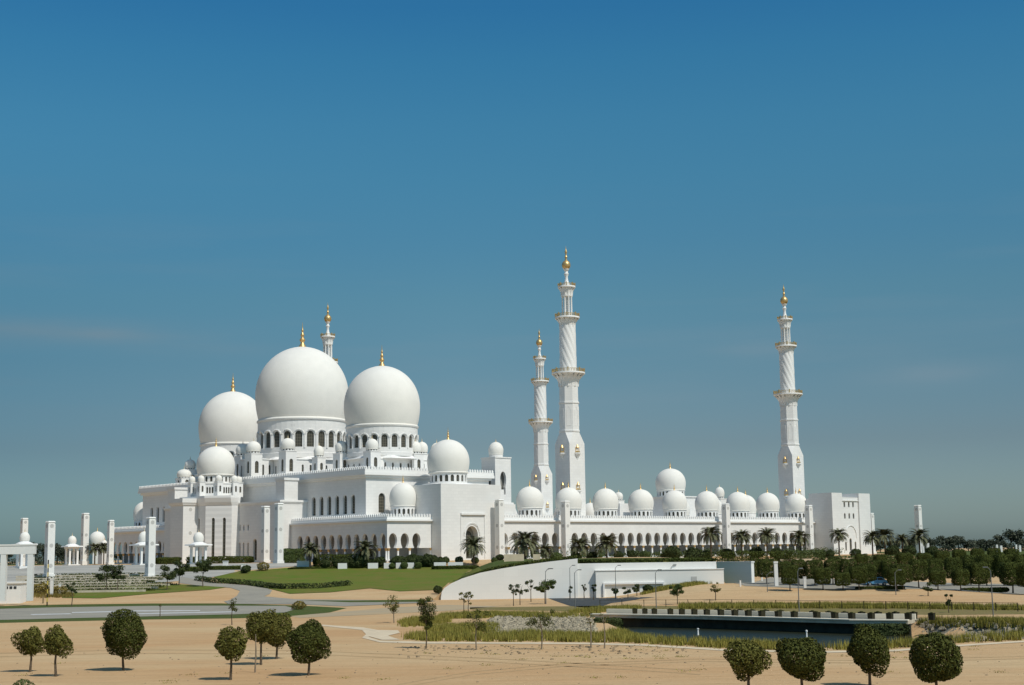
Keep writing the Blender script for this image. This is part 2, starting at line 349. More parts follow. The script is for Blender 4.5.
sheet('road', [(-60, 610.5), (60, 607.4), (150, 606), (220, 605.8), (285, 606), (296, 609), (285, 612.5), (230, 614.5), (150, 616.4), (60, 618.6), (-60, 621.5)], 'asphalt', .03, 'wide grey road ending in a rounded tip on the left')
for k, q in enumerate([[(72, 612.4), (140, 610.6), (200, 610.4), (200, 611.2), (140, 611.6), (72, 613.2)], [(110, 614.4), (160, 613), (236, 611.6), (236, 612.4), (160, 613.9), (112, 615.2)], [(30, 614.4), (70, 613.6), (72, 614.3), (32, 615.2)]]):
    sheet('road_marking', q, 'paint', .045, ['upper long white marking on the oval road', 'lower long white marking on the oval road', 'short white marking at the left of the oval road'][k])
sheet('road', [(345, 611.5), (395, 607.3), (446, 605), (500, 606.3), (446, 611), (395, 613.6), (300, 618), (290, 616.2)], 'dusty', .02, 'faded grey track crossing the sand')
sheet('verge', [(300, 600.6), (350, 600.8), (420, 599.8), (430, 602.1), (350, 602.6)], 'verge', .072, 'thin green strip inside the bending road')
sheet('path', [(322, 624.8), (363, 627.6), (377, 630), (384, 633), (376, 635.8), (368, 637), (380, 640.8), (425, 642), (500, 642.6), (580, 642.8), (642, 644.4), (724, 649.2), (780, 650.8), (824, 651.3), (893, 650), (959, 645), (1060, 638.5), (1060, 640), (959, 646.6), (893, 651.7), (824, 653), (780, 652.4), (724, 651), (642, 646), (580, 644.4), (500, 644), (425, 643.8), (380, 642.6), (362, 638), (366, 634.5), (362, 630.2), (322, 626)], 'cream', .03, 'pale narrow concrete path curving along the grass bank')
sheet('path', [(366, 629.5), (378, 630.2), (398, 630.5), (400, 633), (388, 636), (400, 640), (382, 640.2), (369, 636.6), (380, 633.5)], 'cream', .04, 'broad pale bend of the path at the end of the grass bank')
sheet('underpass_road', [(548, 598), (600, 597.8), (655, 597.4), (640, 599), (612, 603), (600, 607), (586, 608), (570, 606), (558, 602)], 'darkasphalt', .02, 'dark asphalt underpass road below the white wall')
sheet('road', [(718, 580.5), (770, 577.5), (820, 578.5), (870, 580), (950, 583), (1060, 585), (1060, 594), (950, 590.5), (860, 590), (800, 588.5), (745, 586)], 'asphalt', .05, 'grey road running under the clipped trees at right')
sheet('scrub', [(640, 594.5), (664, 590), (690, 586), (716, 580), (716, 577), (690, 582), (660, 586), (640, 590)], 'scrub', .04, 'scrubby grass on top of the sand mound', kind='structure')
sheet('gravel_bed', [g0(*p) for p in ((487, 633), (560, 637), (600, 638), (592, 613), (500, 616), (487, 620))], 'gravel', .03, 'pale gravel bed at the left end of the pond', px=False)
sheet('gravel_bed', [g0(*p) for p in ((884, 647), (960, 642), (1060, 637), (1060, 625), (960, 619.5), (909, 618), (900, 630), (886, 640))], 'gravel', .03, 'pale riprap stones at the right end of the pond', px=False)
sheet('scrub', [(470, 609.5), (580, 611.5), (700, 611), (850, 614), (940, 615), (1060, 614), (1060, 609), (850, 606.3), (700, 606), (590, 606), (470, 607.5)], 'scrub', .02, 'dry scrubby strip behind the pond terrace')
def rut(ln, wpx, label):
    up = [(x, y - wpx / 2) for x, y in ln]; dn = [(x, y + wpx / 2) for x, y in reversed(ln)]; sheet('tyre_track', up + dn, 'rut', .008, label)
for dy_, nm_ in ((0, 'upper'), (3.4, 'lower')):
    rut([(-20, 654 + dy_), (120, 650 + dy_), (300, 650.5 + dy_), (480, 658 + dy_), (640, 667 + dy_), (700, 671 + dy_ * 1.05)], .7, nm_ + ' faint rut of the long tyre track crossing the foreground sand')
    rut([(390, 686 + dy_), (470, 672 + dy_ * .9), (560, 664 + dy_ * .8), (700, 659 + dy_ * .7), (860, 660.5 + dy_ * .7), (1040, 656 + dy_ * .7)], .6, nm_ + ' faint rut of the tyre track curving off to the right')
wm = MB(); wp = [g0(*p) for p in ((586, 618), (600, 641), (660, 645), (740, 650), (830, 652), (896, 650), (899, 620), (850, 617), (700, 613)) ]
wm.add([(x, y, -1.6) for x, y in wp], [tuple(range(len(wp)))])
struct('pond_water', wm, 'water', 'still dark water of the pond')

sheet('planting_bed', [(-13.5, 306.6), (43, 306.6), (43, 345), (20, 420), (-12, 412), (-16, 380), (-14.5, 330)], 'verge', .06, 'dark green planting bed on top of the retaining wall', px=False)
sheet('ground_cover', [(128, 440), (200, 400), (420, 420), (900, 640), (900, 900), (150, 900), (150, 600), (140, 560)], 'verge', .06, 'green ground cover under the far trees at right', px=False)
sheet('ground_cover', [(-500, 600), (-160, 560), (-160, 900), (-700, 900)], 'verge', .06, 'green ground cover under the far trees at left', px=False)
# ============================================================ foliage
def leafmesh(name, P, Nn, size, matn, seed=0, asp=.65, nz=.75):
    r = np.random.default_rng(seed); n = len(P)
    t = r.normal(size=(n, 3)); Nn = Nn + r.normal(size=(n, 3)) * nz; Nn /= np.linalg.norm(Nn, axis=1)[:, None] + 1e-9
    t -= (t * Nn).sum(1)[:, None] * Nn; t /= np.linalg.norm(t, axis=1)[:, None] + 1e-9; b = np.cross(Nn, t)
    s = (size * r.uniform(.6, 1.35, n))[:, None]
    v = np.stack([P - t * s * .5, P + b * s * .5 * asp, P + t * s * .5, P - b * s * .5 * asp], 1).reshape(-1, 3)
    me = bpy.data.meshes.new(name); me.vertices.add(4 * n); me.vertices.foreach_set('co', v.ravel().astype(np.float32))
    me.loops.add(4 * n); me.loops.foreach_set('vertex_index', np.arange(4 * n, dtype=np.int32))
    me.polygons.add(n); me.polygons.foreach_set('loop_start', np.arange(0, 4 * n, 4, dtype=np.int32)); me.polygons.foreach_set('loop_total', np.full(n, 4, dtype=np.int32))
    me.materials.append(M[matn]); me.update(calc_edges=True); me.validate(); return me
def lump(r, d, k=9, amp=.16):
    k = 26
    c = r.normal(size=(k, 3)); c /= np.linalg.norm(c, axis=1)[:, None]; h = np.ones(len(d))
    for q in c: h += amp * np.exp(-((1 - d @ q) * 12))
    h *= 1.0 / np.percentile(h, 80)
    return h + .05 * np.sin(d[:, 0] * 9 + d[:, 2] * 7) * amp * 5
def ballcrown(name, n, rx, rz, zc, size, matn, seed, flat=0.0, amp=.18, inner=.35):
    r = np.random.default_rng(seed); d = r.normal(size=(n, 3)); d /= np.linalg.norm(d, axis=1)[:, None]
    h = lump(r, d, 14, amp); rad = h * (1 - inner * r.power(1.3, n)[::-1] * r.uniform(0, 1, n) ** 1.2)
    P = d * rad[:, None] * np.array([rx, rx, rz]); P[:, 2] = np.maximum(P[:, 2], -rz * (1 - flat) * h) + zc
    return leafmesh(name, P, d.copy(), size, matn, seed + 1)
def boxcrown(name, n, hx, hy, z0, z1, size, matn, seed, pw=5, inner=.3):
    r = np.random.default_rng(seed); d = r.normal(size=(n, 3)); d /= np.linalg.norm(d, axis=1)[:, None]
    k = (np.abs(d) ** pw).sum(1) ** (-1 / pw); h = 1 + .05 * np.sin(d[:, 0] * 8 + 2 * seed) + .05 * np.sin(d[:, 1] * 9 + d[:, 2] * 6)
    rad = k * h * (1 - inner * r.uniform(0, 1, n) ** 2)
    P = d * rad[:, None] * np.array([hx, hy, (z1 - z0) / 2]); P[:, 2] += (z0 + z1) / 2
    nn = np.sign(d) * np.abs(d / np.abs(d).max(1)[:, None]) ** 4; return leafmesh(name, P, nn, size, matn, seed + 1, nz=.5)
def clumpcrown(name, n, centres, size, matn, seed):
    r = np.random.default_rng(seed); c = np.array([q[:3] for q in centres]); rr = np.array([q[3] for q in centres]); i = r.integers(0, len(c), n)
    d = r.normal(size=(n, 3)); d /= np.linalg.norm(d, axis=1)[:, None]; P = c[i] + d * (rr[i] * r.uniform(.35, 1, n))[:, None] * np.array([1, 1, .75])
    return leafmesh(name, P, d, size, matn, seed + 1)
def trunkmesh(name, h, r0, r1, limbs, matn, seed, spread=.6, lh=.8):
    r = random.Random(seed); mb = MB(); k = [(0, 0, -.15), (r.uniform(-.04, .04) * h, r.uniform(-.04, .04) * h, h * .5), (0, 0, h)]
    mb.tube(k, [r0 * 1.15, (r0 + r1) / 2, r1], 7)
    for i in range(limbs):
        a = 2 * pi * i / max(1, limbs) + r.uniform(-.4, .4); q = spread * r.uniform(.6, 1.1); z = h * r.uniform(.86, .97)
        mb.tube([(0, 0, z), (q * .5 * cos(a), q * .5 * sin(a), z + lh * .45), (q * cos(a), q * sin(a), z + lh)], [r1 * .7, r1 * .5, r1 * .22], 5)
    return mb.mesh(name, [matn], True)
def tree(name, loc, crown, trunk, label, cat, group=None, s=1.0, rz=None, sz=None, cname='crown'):
    o = thing(name, loc, label, cat, group, rz if rz is not None else rnd.uniform(0, 6.28)); o.scale = (s, s, sz or s)
    link(cname, crown, o)
    if trunk is not None: link('trunk', trunk, o)
    return o

# --- foreground round trees
def scale_at(px, py, dpx): X, Y, Z = gp(px, py); return dpx * Y / FPX
FG = [(30, 672, 628, 28, 'ball2', 'small round-crowned tree, leftmost in the sandy foreground'),
      (56, 676.5, 629, 28, 'ball2', 'small round-crowned tree nearly touching its neighbour at the far left'),
      (123.5, 670.5, 613, 45, 'ball', 'large dark green ball-shaped tree standing alone in the left foreground'),
      (230.5, 680, 629, 33, 'ball2', 'light olive tree with loose round crown, front left of the middle clump'),
      (261, 665, 612, 34, 'ball2', 'tall round tree overlapping its twin in the middle clump'),
      (276.5, 659, 613, 35, 'ball2', 'round tree at the back right of the overlapping middle clump'),
      (308.5, 675.5, 622, 41, 'ball', 'dense dark round tree right of the middle clump on sand'),
      (748.5, 690.5, 638, 45, 'ball2', 'round olive tree at the lower edge, leftmost of the right four'),
      (803, 696, 638.5, 49, 'ball', 'round tree cut by the lower edge, second of the right four'),
      (870, 686, 628.5, 43, 'ball', 'upright dark tree before the pond, third of the right four'),
      (937.5, 700, 634, 53, 'ball', 'widest round tree at the lower right, last of the right four')]
for i, (x, yb, yt, wpx, mt, lab) in enumerate(FG):
    X, Y, Z = gp(x, yb); sc_ = Y / FPX; H = (yb - yt) * sc_; rx = wpx * sc_ / 2; ch = min(H * .76, wpx * sc_ * (1.02 if i != 9 else 1.05)); zc = H - ch / 2
    cm = ballcrown('crown', int((8500 if mt == 'ball2' else 11000) * (rx / 1.8) ** 1.5), rx * 1.0, ch / 2 * 1.02, zc, .165, mt, 60 + i, .02, .24 if mt == 'ball2' else .17, .55 if mt == 'ball2' else .4)
    tree('round_tree', (X, Y, Z), cm, trunkmesh('trunk', zc - ch * .15, .10, .07, 5, 'bark', i, rx * .55, ch * .3), lab, 'tree', 'round trees in the foreground', rz=i)
X, Y, Z = gp(255, 672.5)
mb = MB(); mb.tube([(0, 0, -.1), (.06, 0, 1.6), (.02, 0, 3.0)], [.07, .06, .03], 7)
o = thing('bare_stake', (X, Y, Z), 'thin pale trunk under the clump of overlapping round trees', 'stake'); part('post', mb, 'palebark', o)
for x, y, lab in ((22, 690, 'low bush poking in at the bottom left corner'), (102, 629, 'tiny weed on the sand left of the lone sapling')):
    X, Y, Z = gp(x, y if y < 684 else 690); s_ = .8 if y > 684 else .35
    tree('bush', (X, Y, Z), ballcrown('foliage', 500, .9, .55, .45, .16, 'shrub', 5 + x), None, lab, 'bush', s=s_, cname='foliage')

# --- saplings and thin trees (x, base y, top y, width, density, material)
SAP = [(426, 648.5, 597, 19, 900, 'ball', 'tall narrow dark sapling beside the bend of the path'),
       (476.5, 650, 610, 25, 500, 'ball', 'staked sapling in front of the grass bank, right of the narrow one'),
       (541.5, 649.5, 609, 25, 500, 'ball', 'staked sapling with drooping crown below the white wall'),
       (394, 623, 597, 21, 330, 'ball2', 'sparse brownish sapling at the left end of the path'),
       (232, 625, 597, 14, 150, 'ball', 'thin sapling by the tip of the oval road'),
       (591, 647.5, 613, 11, 60, 'ball2', 'nearly leafless sapling left of the pond edge'),
       (604.5, 648.5, 611, 9, 40, 'ball2', 'bare staked sapling right of its leafless neighbour'),
       (464, 613, 592, 10, 90, 'ball2', 'left one of two thin wispy saplings before the wall end'),
       (468.5, 615, 591, 11, 100, 'ball2', 'right one of two thin wispy saplings before the wall end'),
       (513.5, 606, 584, 9, 150, 'darkleaf', 'small grey-green tree, leftmost against the white wall'),
       (520, 605, 583, 11, 190, 'darkleaf', 'small grey-green tree between two others against the white wall'),
       (531, 602, 580, 12, 190, 'darkleaf', 'airy small tree left of the bushy one at the white wall'),
       (545, 604, 580.5, 18, 1000, 'shrub', 'bushy green tree with several stems against the white wall'),
       (570, 600, 585.5, 5, 90, 'darkleaf', 'tiny tree at the foot of the first tall lamp'),
       (584.3, 598.5, 583.5, 5, 90, 'darkleaf', 'slim tiny tree between the lamps on the white wall'),
       (593.5, 600, 582.5, 7, 170, 'darkleaf', 'small two-tufted tree on the white wall'),
       (615.5, 599, 587.5, 8, 260, 'darkleaf', 'low round tree behind the lamp on the underpass edge'),
       (628, 598.5, 587.5, 8, 300, 'darkleaf', 'dark round small tree at the underpass ramp'),
       (637, 596, 585.5, 10, 420, 'darkleaf', 'wide dark small tree right of the ramp tree'),
       (677.5, 604.5, 583.5, 15, 1000, 'shrub', 'green vase-shaped tree on the sand mound'),
       (715.5, 600.5, 582, 10, 170, 'ball2', 'brown sparse tree on the sand mound near the white wall end'),
       (949, 613, 594.5, 10, 330, 'darkleaf', 'small dark tree on the bank at right below the road'),
       (928, 596, 583.5, 9, 420, 'darkleaf', 'small dark rounded tree by the road at right'),
       (71.5, 606.5, 580, 11, 260, 'darkleaf', 'thin dark-crowned tree beside the plaza road at left'),
       (106, 592, 565, 17, 900, 'darkleaf', 'left one of two dark trees before the tall pylon'),
       (117.5, 591.5, 566, 16, 900, 'darkleaf', 'right one of two dark trees before the tall pylon'),
       (167, 590, 566, 17, 900, 'darkleaf', 'dark tree right of the tall left pylon'),
       (179, 585.5, 560.5, 18, 1000, 'darkleaf', 'dark tree before the corner tower of the prayer hall'),
       (203, 587, 561, 20, 1100, 'darkleaf', 'dark round tree in front of the domed kiosk'),
       (160, 617, 603, 3, 14, 'ball2', 'lone leafless sapling at the edge of the oval road')]
for i, (x, yb, yt, wpx, n, mt, lab) in enumerate(SAP):
    X, Y, Z = gp(x, yb); q = Y / FPX; H = (yb - yt) * q; r_ = wpx * q / 2 * 1.25; rr = random.Random(i)
    tall = i == 0
    ch = H * (.66 if tall else .58 if n > 60 else .4)
    cs = []
    for k in range(16 if tall else 7 if n < 500 else 11):
        a = rr.uniform(0, 6.28); d = rr.uniform(.15, .78) * r_
        cs.append((d * cos(a), d * sin(a), H - ch * rr.uniform(.12, .92), r_ * rr.uniform(.2, .48)))
    if tall: cs = [(c[0] * .8, c[1] * .8, H - ch * (.12 + .80 * k / 15), r_ * (.26 + .25 * math.sin(pi * (k + 2) / 17))) for k, c in enumerate(cs)]
    cm = clumpcrown('crown', int(n * (3.5 if tall else 2.2)), cs, max(.13, .17 * Y / 180), mt, 100 + i)
    tree('sapling' if n < 800 else 'small_tree', (X, Y, Z), cm, trunkmesh('trunk', H - ch * .75, .07 * max(1, Y / 220), .05 * max(1, Y / 220), 4, 'palebark' if i in (1, 2, 3, 5, 6) else 'bark', i, r_ * .6, ch * .6), lab, 'tree', 'young trees around the grounds', rz=0)

# --- clipped square trees at right: three shared crowns
CLIP = [boxcrown('crown', 9000, 2.1, 2.1, 1.7, 6.0, .25, 'clip', 200 + k, 7, .2) for k in range(3)]
CTR = trunkmesh('trunk', 2.6, .16, .12, 4, 'bark', 3, 1.0, 1.0)
ROW = {  # x, crown top y, base y, width
 'front': [(790, 566, 591, 17), (823, 568.5, 590, 17), (843, 573, 590.5, 17), (868, 564.5, 588, 18), (859, 567, 590, 18), (903, 565, 589.5, 19), (897, 569, 591, 19), (938, 571, 590, 17), (961, 570, 591, 17), (979, 563.5, 592, 21), (1013, 563, 593.5, 24), (1030, 565, 595, 22)],
 'middle': [(753.5, 562, 582, 12), (767, 560, 584, 18), (785, 562, 583, 16), (799, 560.5, 585, 15), (815, 561, 586, 18), (833, 560, 585, 17), (849, 560, 585, 18), (878, 561, 585, 18), (890, 560.5, 586, 16), (919, 560.5, 588, 19), (936, 559.5, 587, 16), (954, 558.5, 586, 17), (971, 556.5, 585, 17), (987, 556, 586, 19), (1004, 555, 586, 18), (1022, 556, 586, 17)],
 'back': [(862, 554.5, 572, 13), (881, 555, 572, 13), (905, 553.5, 571, 17), (925, 553.5, 571, 15), (943, 551.5, 570, 15), (960, 550, 569, 14), (978, 549.5, 568, 13), (995, 549, 567, 14), (1012, 549.5, 567, 14)]}
for rn, lst in ROW.items():
    lst.sort()
    for i, (x, yt, yb, wpx) in enumerate(lst):
        X, Y, Z = gp(x, yb); q = Y / FPX
        tree('clipped_tree', (X, Y, Z), CLIP[(i * 2 + len(rn)) % 3], CTR, 'clipped square-crowned tree, %s from the left in the %s row beside the right road' % (ORD[i], rn), 'tree', 'clipped trees along the right road', s=wpx * q / 4.7, rz=TH * 0 + rnd.choice((0, 1.57, 3.14)) + rnd.uniform(-.2, .2), sz=(yb - yt) * q / 6.0)

# --- date palms
def palmcrown(name, seed, n=46, L0=3.1, matn='palm'):
    r = random.Random(seed); vs = []; fs = []; mb = MB()
    for i in range(n):
        a = r.uniform(0, 6.28); up = r.uniform(-.25, 1.4); Lf = L0 * r.uniform(.8, 1.1); p = Vector((0, 0, 0)); e = up; prev = None; seg = 9
        for k in range(seg):
            d = Vector((cos(a) * cos(e), sin(a) * cos(e), sin(e))); p2 = p + d * Lf / seg; e -= .14 + .04 * r.random()
            side = Vector((-sin(a), cos(a), 0)); upv = side.cross(d)
            ll = .62 * sin(pi * (k + 1.2) / (seg + 1.4)) + .12
            for sd in (1, -1):
                for h in (.15, .65):
                    b = p + (p2 - p) * h; tip = b + side * sd * ll * .8 + d * ll * .55 + upv * (-.25 * ll) + Vector((0, 0, r.uniform(-.08, .02))); wv = d * .12
                    mb.add([b - wv, b + wv, tip], [(0, 1, 2)])
            mb.add([p - side * .035, p + side * .035, p2 + side * .03, p2 - side * .03], [(0, 1, 2, 3)])
            p = p2
    return mb.mesh(name, [matn])
PALM = [palmcrown('fronds', s, 88, 3.7) for s in (1, 2, 3)]
PT = MB(); PT.lathe(0, 0, [(.34, -.3), (.27, .4), (.24, 2), (.25, 3.6), (.36, 4.2), (.2, 4.6)], 9)
PT = PT.mesh('trunk', ['bark'], True)
PALMS = [(473.5, 545, 569, 1.15, 'date palm before the tall entrance arch'), (525, 541, 563.5, 1.5, 'biggest bushy palm left of the narrow pylon by the arcade'), (580, 545, 560, 1.1, 'palm just right of the narrow arcade pylon above the wall corner'),
         (606.5, 543.5, 561, 1.25, 'full palm above the white wall, right of another palm'), (710.5, 533, 557, 1.2, 'palm left of the second slim arcade pylon'), (741.5, 536.5, 557, 1.12, 'palm right of the second slim arcade pylon'),
         (766.5, 535, 556.5, 1.12, 'palm in the middle of the right arcade end'), (800, 536.5, 559, 1.12, 'palm beside the last slim arcade pylon'), (838.5, 534.5, 556, 1.05, 'palm before the left edge of the white gatehouse'),
         (872, 537, 556, 1.05, 'palm at the right corner of the gatehouse'), (884.5, 535, 556, 1.2, 'tallest palm in the thicket right of the gatehouse'), (902, 539, 556, .9, 'small palm in the gap right of the thicket'), (919, 536, 558, 1.2, 'palm before the lone far pylon'),
         (366, 548, 566, 1.15, 'palm at the left corner of the low annex'), (310, 549, 563, .9, 'small palm by the annex hedge'), (546, 550, 563, .8, 'brownish small palm beside the biggest palm'), (104, 547, 565, .8, 'palm next to the far left domes'), (95, 548, 565, .9, 'palm behind the slender left pylon')]
for i, (x, yc, yb, s, lab) in enumerate(PALMS):
    Y = 420 if x < 480 and x > 200 else 440 if x < 620 and x > 200 else 500 if x < 700 else 505 if x > 830 else 490
    if x in (525, 546): Y = 425
    if x == 580: Y = 440
    X, Y, zc = ond(x, yc, Y); zb = G(X, Y); s_ = s * 1.0
    o = thing('date_palm', (X, Y, zb), lab, 'palm tree', 'date palms around the mosque', rnd.uniform(0, 6))
    c = link('fronds', PALM[i % 3], o); c.location = (0, 0, zc - zb - .25 * s_); c.scale = (s_, s_, s_)
    t = link('trunk', PT, o); t.scale = (s_, s_, max(.15, (zc - zb) / 4.5))

# --- hedges and shrubs by the mosque
HEDGE = [(291, 562, 549, 26, 4, 'block hedge with rounded top right of the big white pier', 'shrub', 434),
         (341.5, 567, 554.5, 56, 3, 'long dark hedge before the shaded arches', 'clip', 423),
         (220, 560.5, 556.5, 62, 2.5, 'low dark hedge under the octagonal bay', 'clip', 452),
         (168, 563.5, 557.5, 24, 2.5, 'dark hedge block between the left pylon and the corner tower', 'clip', 452),
         
         (645, 562.6, 558.6, 136, 3, 'very long dark hedge on top of the white retaining wall', 'clip', 313),
         (455, 569.5, 565.8, 44, 1.5, 'thin dark hedge at the upper edge of the lawn', 'clip', 420),
         (360, 568.7, 566.6, 130, 1.2, 'very low hedge line along the upper edge of the lawn', 'clip', 405),
         (229, 570, 566, 42, 1.5, 'low dark hedge by the road left of the ocher bush', 'clip', 420),
         (193, 572, 567, 26, 2, 'dark hedge clump behind the domed kiosk trees', 'clip', 420),
         (880, 589.3, 586.5, 44, 1.6, 'low roadside hedge in front of the blue car', 'clip', 316),
         (985, 592, 588, 46, 1.6, 'low roadside hedge at the right edge', 'clip', 312),
         (880, 559, 555.4, 100, 3, 'long hedge line behind the clipped trees right of the gatehouse', 'shrub', 480),
         (745, 558, 551.5, 88, 3, 'long hedge before the right end of the arcade', 'clip', 470),
         (800, 556.5, 550.5, 50, 3, 'leafy green hedge beneath the last arcade pylon', 'shrub', 488)]
for i, (x, yb, yt, wpx, dep, lab, mt, Y) in enumerate(HEDGE):
    if yb > 561 and 'retaining' not in lab: Yg = gp(x, yb)[1] + dep / 2; Y = Yg if Yg < 450 else Y
    X, Y, zt = ond(x, yt, Y); zb = min(G(X, Y), ond(x, yb, Y)[2]); wd = wpx * Y / FPX; h = max(.5, zt - zb)
    n = int(min(9000, 120 * (wd * h + wd * dep) / max(.3, Y / 900)))
    o = link('hedge', boxcrown('hedge', max(2500, n), wd / 2, dep / 2, 0, h, .36, mt, 300 + i, 8, .15)); o.location = (X, Y, zb)
    tag(o, lab, 'hedge')
# long curved low hedge on the lawn
hp = [(196, 580.5), (215, 583.2), (246, 584.8), (268, 588.2), (284, 589.2), (320, 588.5), (350, 585.5)]
Ps = []; Nn = []
for a, b in zip(hp, hp[1:]):
    A_, B_ = gp(*a), gp(*b)
    for _ in range(700):
        t = rng.random(); x = A_[0] + (B_[0] - A_[0]) * t + rng.uniform(-.7, .7); y = A_[1] + (B_[1] - A_[1]) * t + rng.uniform(-.8, .8); Ps.append((x, y, G(x, y) + rng.uniform(.1, 1.3))); Nn.append((0, -.3, 1))
o = link('hedge', leafmesh('hedge', np.array(Ps), np.array(Nn), .42, 'darkleaf', 9)); tag(o, 'dark low hedge curving across the lower lawn along the road', 'hedge')

Ps = []; Nn = []
for _ in range(5200):
    x = rng.uniform(-11.5, 13.2); y = WY + rng.uniform(.6, 3.0); Ps.append((x, y, G(x, y) + rng.uniform(-.2, .75) * sm(-12, -4, x))); Nn.append((0, -.4, 1))
o = link('hedge', leafmesh('hedge', np.array(Ps), np.array(Nn), .34, 'clip', 19)); tag(o, 'low dark hedge following the rising crest of the white retaining wall', 'hedge')
Ps = []; Nn = []
for xa, xb, n_ in ((-420, -150, 7000), (128, 520, 16000)):
    c = rng.uniform(xa, xb, n_ // 60); cy = 690 + rng.uniform(-30, 50, len(c)); ch = rng.uniform(3.0, 6.0, len(c)); cr_ = rng.uniform(2.5, 5, len(c))
    i_ = rng.integers(0, len(c), n_); d = rng.normal(size=(n_, 3)); d /= np.linalg.norm(d, axis=1)[:, None]
    q = np.stack([c[i_], cy[i_], 7.3 + ch[i_] * .5], 1) + d * np.stack([cr_[i_], cr_[i_], ch[i_] * .62], 1) * rng.uniform(.4, 1, n_)[:, None]; Ps.append(q); Nn.append(d)
o = link('distant_woods', leafmesh('distant_woods', np.concatenate(Ps), np.concatenate(Nn), 1.0, 'far', 29)); tag(o, 'low dark mass of distant trees along the horizon', 'woods', None, 'stuff')
SHR = [ballcrown('foliage', 2600, 1.15, 1.0, 1.0, .22, 'shrub', 60 + k, .3, .08, .25) for k in range(3)]
SHD = [ballcrown('foliage', 2600, 1.4, 1.2, 1.2, .26, 'darkleaf', 70 + k, .3, .2, .3) for k in range(3)]
shl = [(404, 561, 1.0, 0), (418, 560.5, 1.0, 0), (392, 563, .9, 0), (445, 560.3, 1.1, 0), (459, 560.2, 1.1, 0), (475, 560.5, 1.0, 0), (494.5, 560.5, .9, 0), (515, 560, .8, 0),
       (556, 557.5, 1.6, 0), (576, 557, 1.5, 0), (396, 555, 1.3, 1), (412, 554, 1.6, 1), (428, 557, 1.6, 1), (436, 561, 1.2, 1), (380, 556, 1.4, 1), (372, 560, 1.2, 1), (338, 558, 1.2, 1), (355, 556, 1.2, 1), (326, 557.5, 1.1, 1), (592, 557, 1.3, 1), (618, 556, 1.2, 1),
       (632, 555, 1.3, 1), (645, 556, 1.5, 0), (672, 554.5, 2.2, 1), (693, 553.5, 2.3, 1), (706, 555, 1.5, 1), (727, 553, 1.7, 1), (757, 553.5, 1.8, 1), (776, 552.5, 1.7, 1), (818, 550.5, 1.2, 1), (830, 551, 1.2, 1), (856, 551, 1.4, 1), (893, 548, 1.8, 1), (910, 548.5, 1.7, 1), (932, 551, 1.6, 1), (246, 562, 1, 1), (500, 558, .9, 1)]
shl.sort()
shl += [(399, 551, 1.5, 1), (406, 553, 1.3, 1), (420, 552.5, 1.5, 1), (425, 555, 1.4, 1), (432, 555, 1.5, 1), (440, 557, 1.2, 1), (362, 553, 1.7, 1), (352, 554, 1.4, 1), (346, 553.5, 1.3, 1)]; shl.sort()
ni = [0, 0]
for x, yc, s, dk in shl:
    Y = 405 if x < 300 else 416 if x < 445 else 424 if x < 520 else 440 if x < 600 else 465 if x < 700 else 492
    if dk: Y += 4
    X, Y, zc = ond(x, yc, Y); zb = zc - 1.0 * s
    wh = ORD[ni[dk]]; ni[dk] += 1
    tree('round_shrub' if not dk else 'dark_shrub', (X, Y, min(zb, G(X, Y))), (SHD if dk else SHR)[ni[dk] % 3], None, ('clipped bright green shrub before the mosque wall, %s counted from the left' if not dk else 'loose dark shrub before the mosque wall, %s counted from the left') % wh, 'shrub', 'dark shrubs before the mosque' if dk else 'round green shrubs before the mosque', s=s, cname='foliage')
X, Y, Z = gp(263, 571); tree('ocher_bush', (X, Y, Z), ballcrown('foliage', 900, 2.0, 1.3, 1.3, .35, 'ocher', 90), None, 'yellowish ocher bush at the left tip of the lawn', 'bush', cname='foliage')
for x, y, s, lab in ((40, 594, 1.3, 'ocher bush behind the white hut'), (59, 595, 1.1, 'ocher bush between the white posts at left'), (299, 609.5, .8, 'small reddish bush at the tip of the green verge')):
    X, Y, Z = gp(x, y); tree('ocher_bush', (X, Y, Z), ballcrown('foliage', 900, 1.8, 1.1, .9, .3, 'ocher', 91 + int(x)), None, lab, 'bush', s=s, cname='foliage')
X, Y, Z = gp(437.5, 594); tree('dark_shrub', (X, Y, Z), SHD[1], None, 'dark bush at the left end of the white wall', 'bush', s=.8, cname='foliage')
X, Y, Z = gp(648, 593); tree('dark_shrub', (X, Y, Z), SHD[2], None, 'green bush spilling over the left end of the sand mound', 'bush', s=.75, cname='foliage')

# --- far tree line
def farcrown(name, seed, wd, h, n, matn='far'):
    r = random.Random(seed); cs = [(r.uniform(-.42, .42) * wd, r.uniform(-.3, .3) * wd, h * r.uniform(.35, .85), h * r.uniform(.16, .3)) for _ in range(14)]
    return clumpcrown(name, n, cs, .75, matn, seed)
FART = [farcrown('crown', k, 9, 8, 1500) for k in range(4)]
FTR = trunkmesh('trunk', 3.5, .28, .2, 4, 'bark', 8, 1.5, 2)
far = [(30, 541, 1.0), (44, 542, 1.0), (58, 543, 1.05), (65, 547, .8), (8, 546, .8), (76, 549, .9), (116, 551, .6), (930, 536.5, .9), (945, 535.5, 1.1), (958, 535, 1.2), (975, 538, .9), (990, 539, .9), (1010, 527.5, 1.5), (1024, 537, 1.0), (895, 540, .9), (1000, 540, .8), (910, 539, .9), (985, 539, .9), (968, 539, .8), (1040, 538, 1.2), (880, 541, .8)]
far.sort(); 
for i, (x, yt, s) in enumerate(far):
    Y = (640 if x < 500 else 690) + rnd.uniform(-12, 25); X, Y, zt = ond(x, yt, Y); zb = G(X, Y); h = zt - zb
    tree('background_tree', (X, Y, zb), FART[i % 4], FTR, 'hazy dark tree on the horizon, %s along the distant tree line from the left' % ORD[i], 'tree', 'distant trees on the horizon', s=s, sz=h / 8.0)

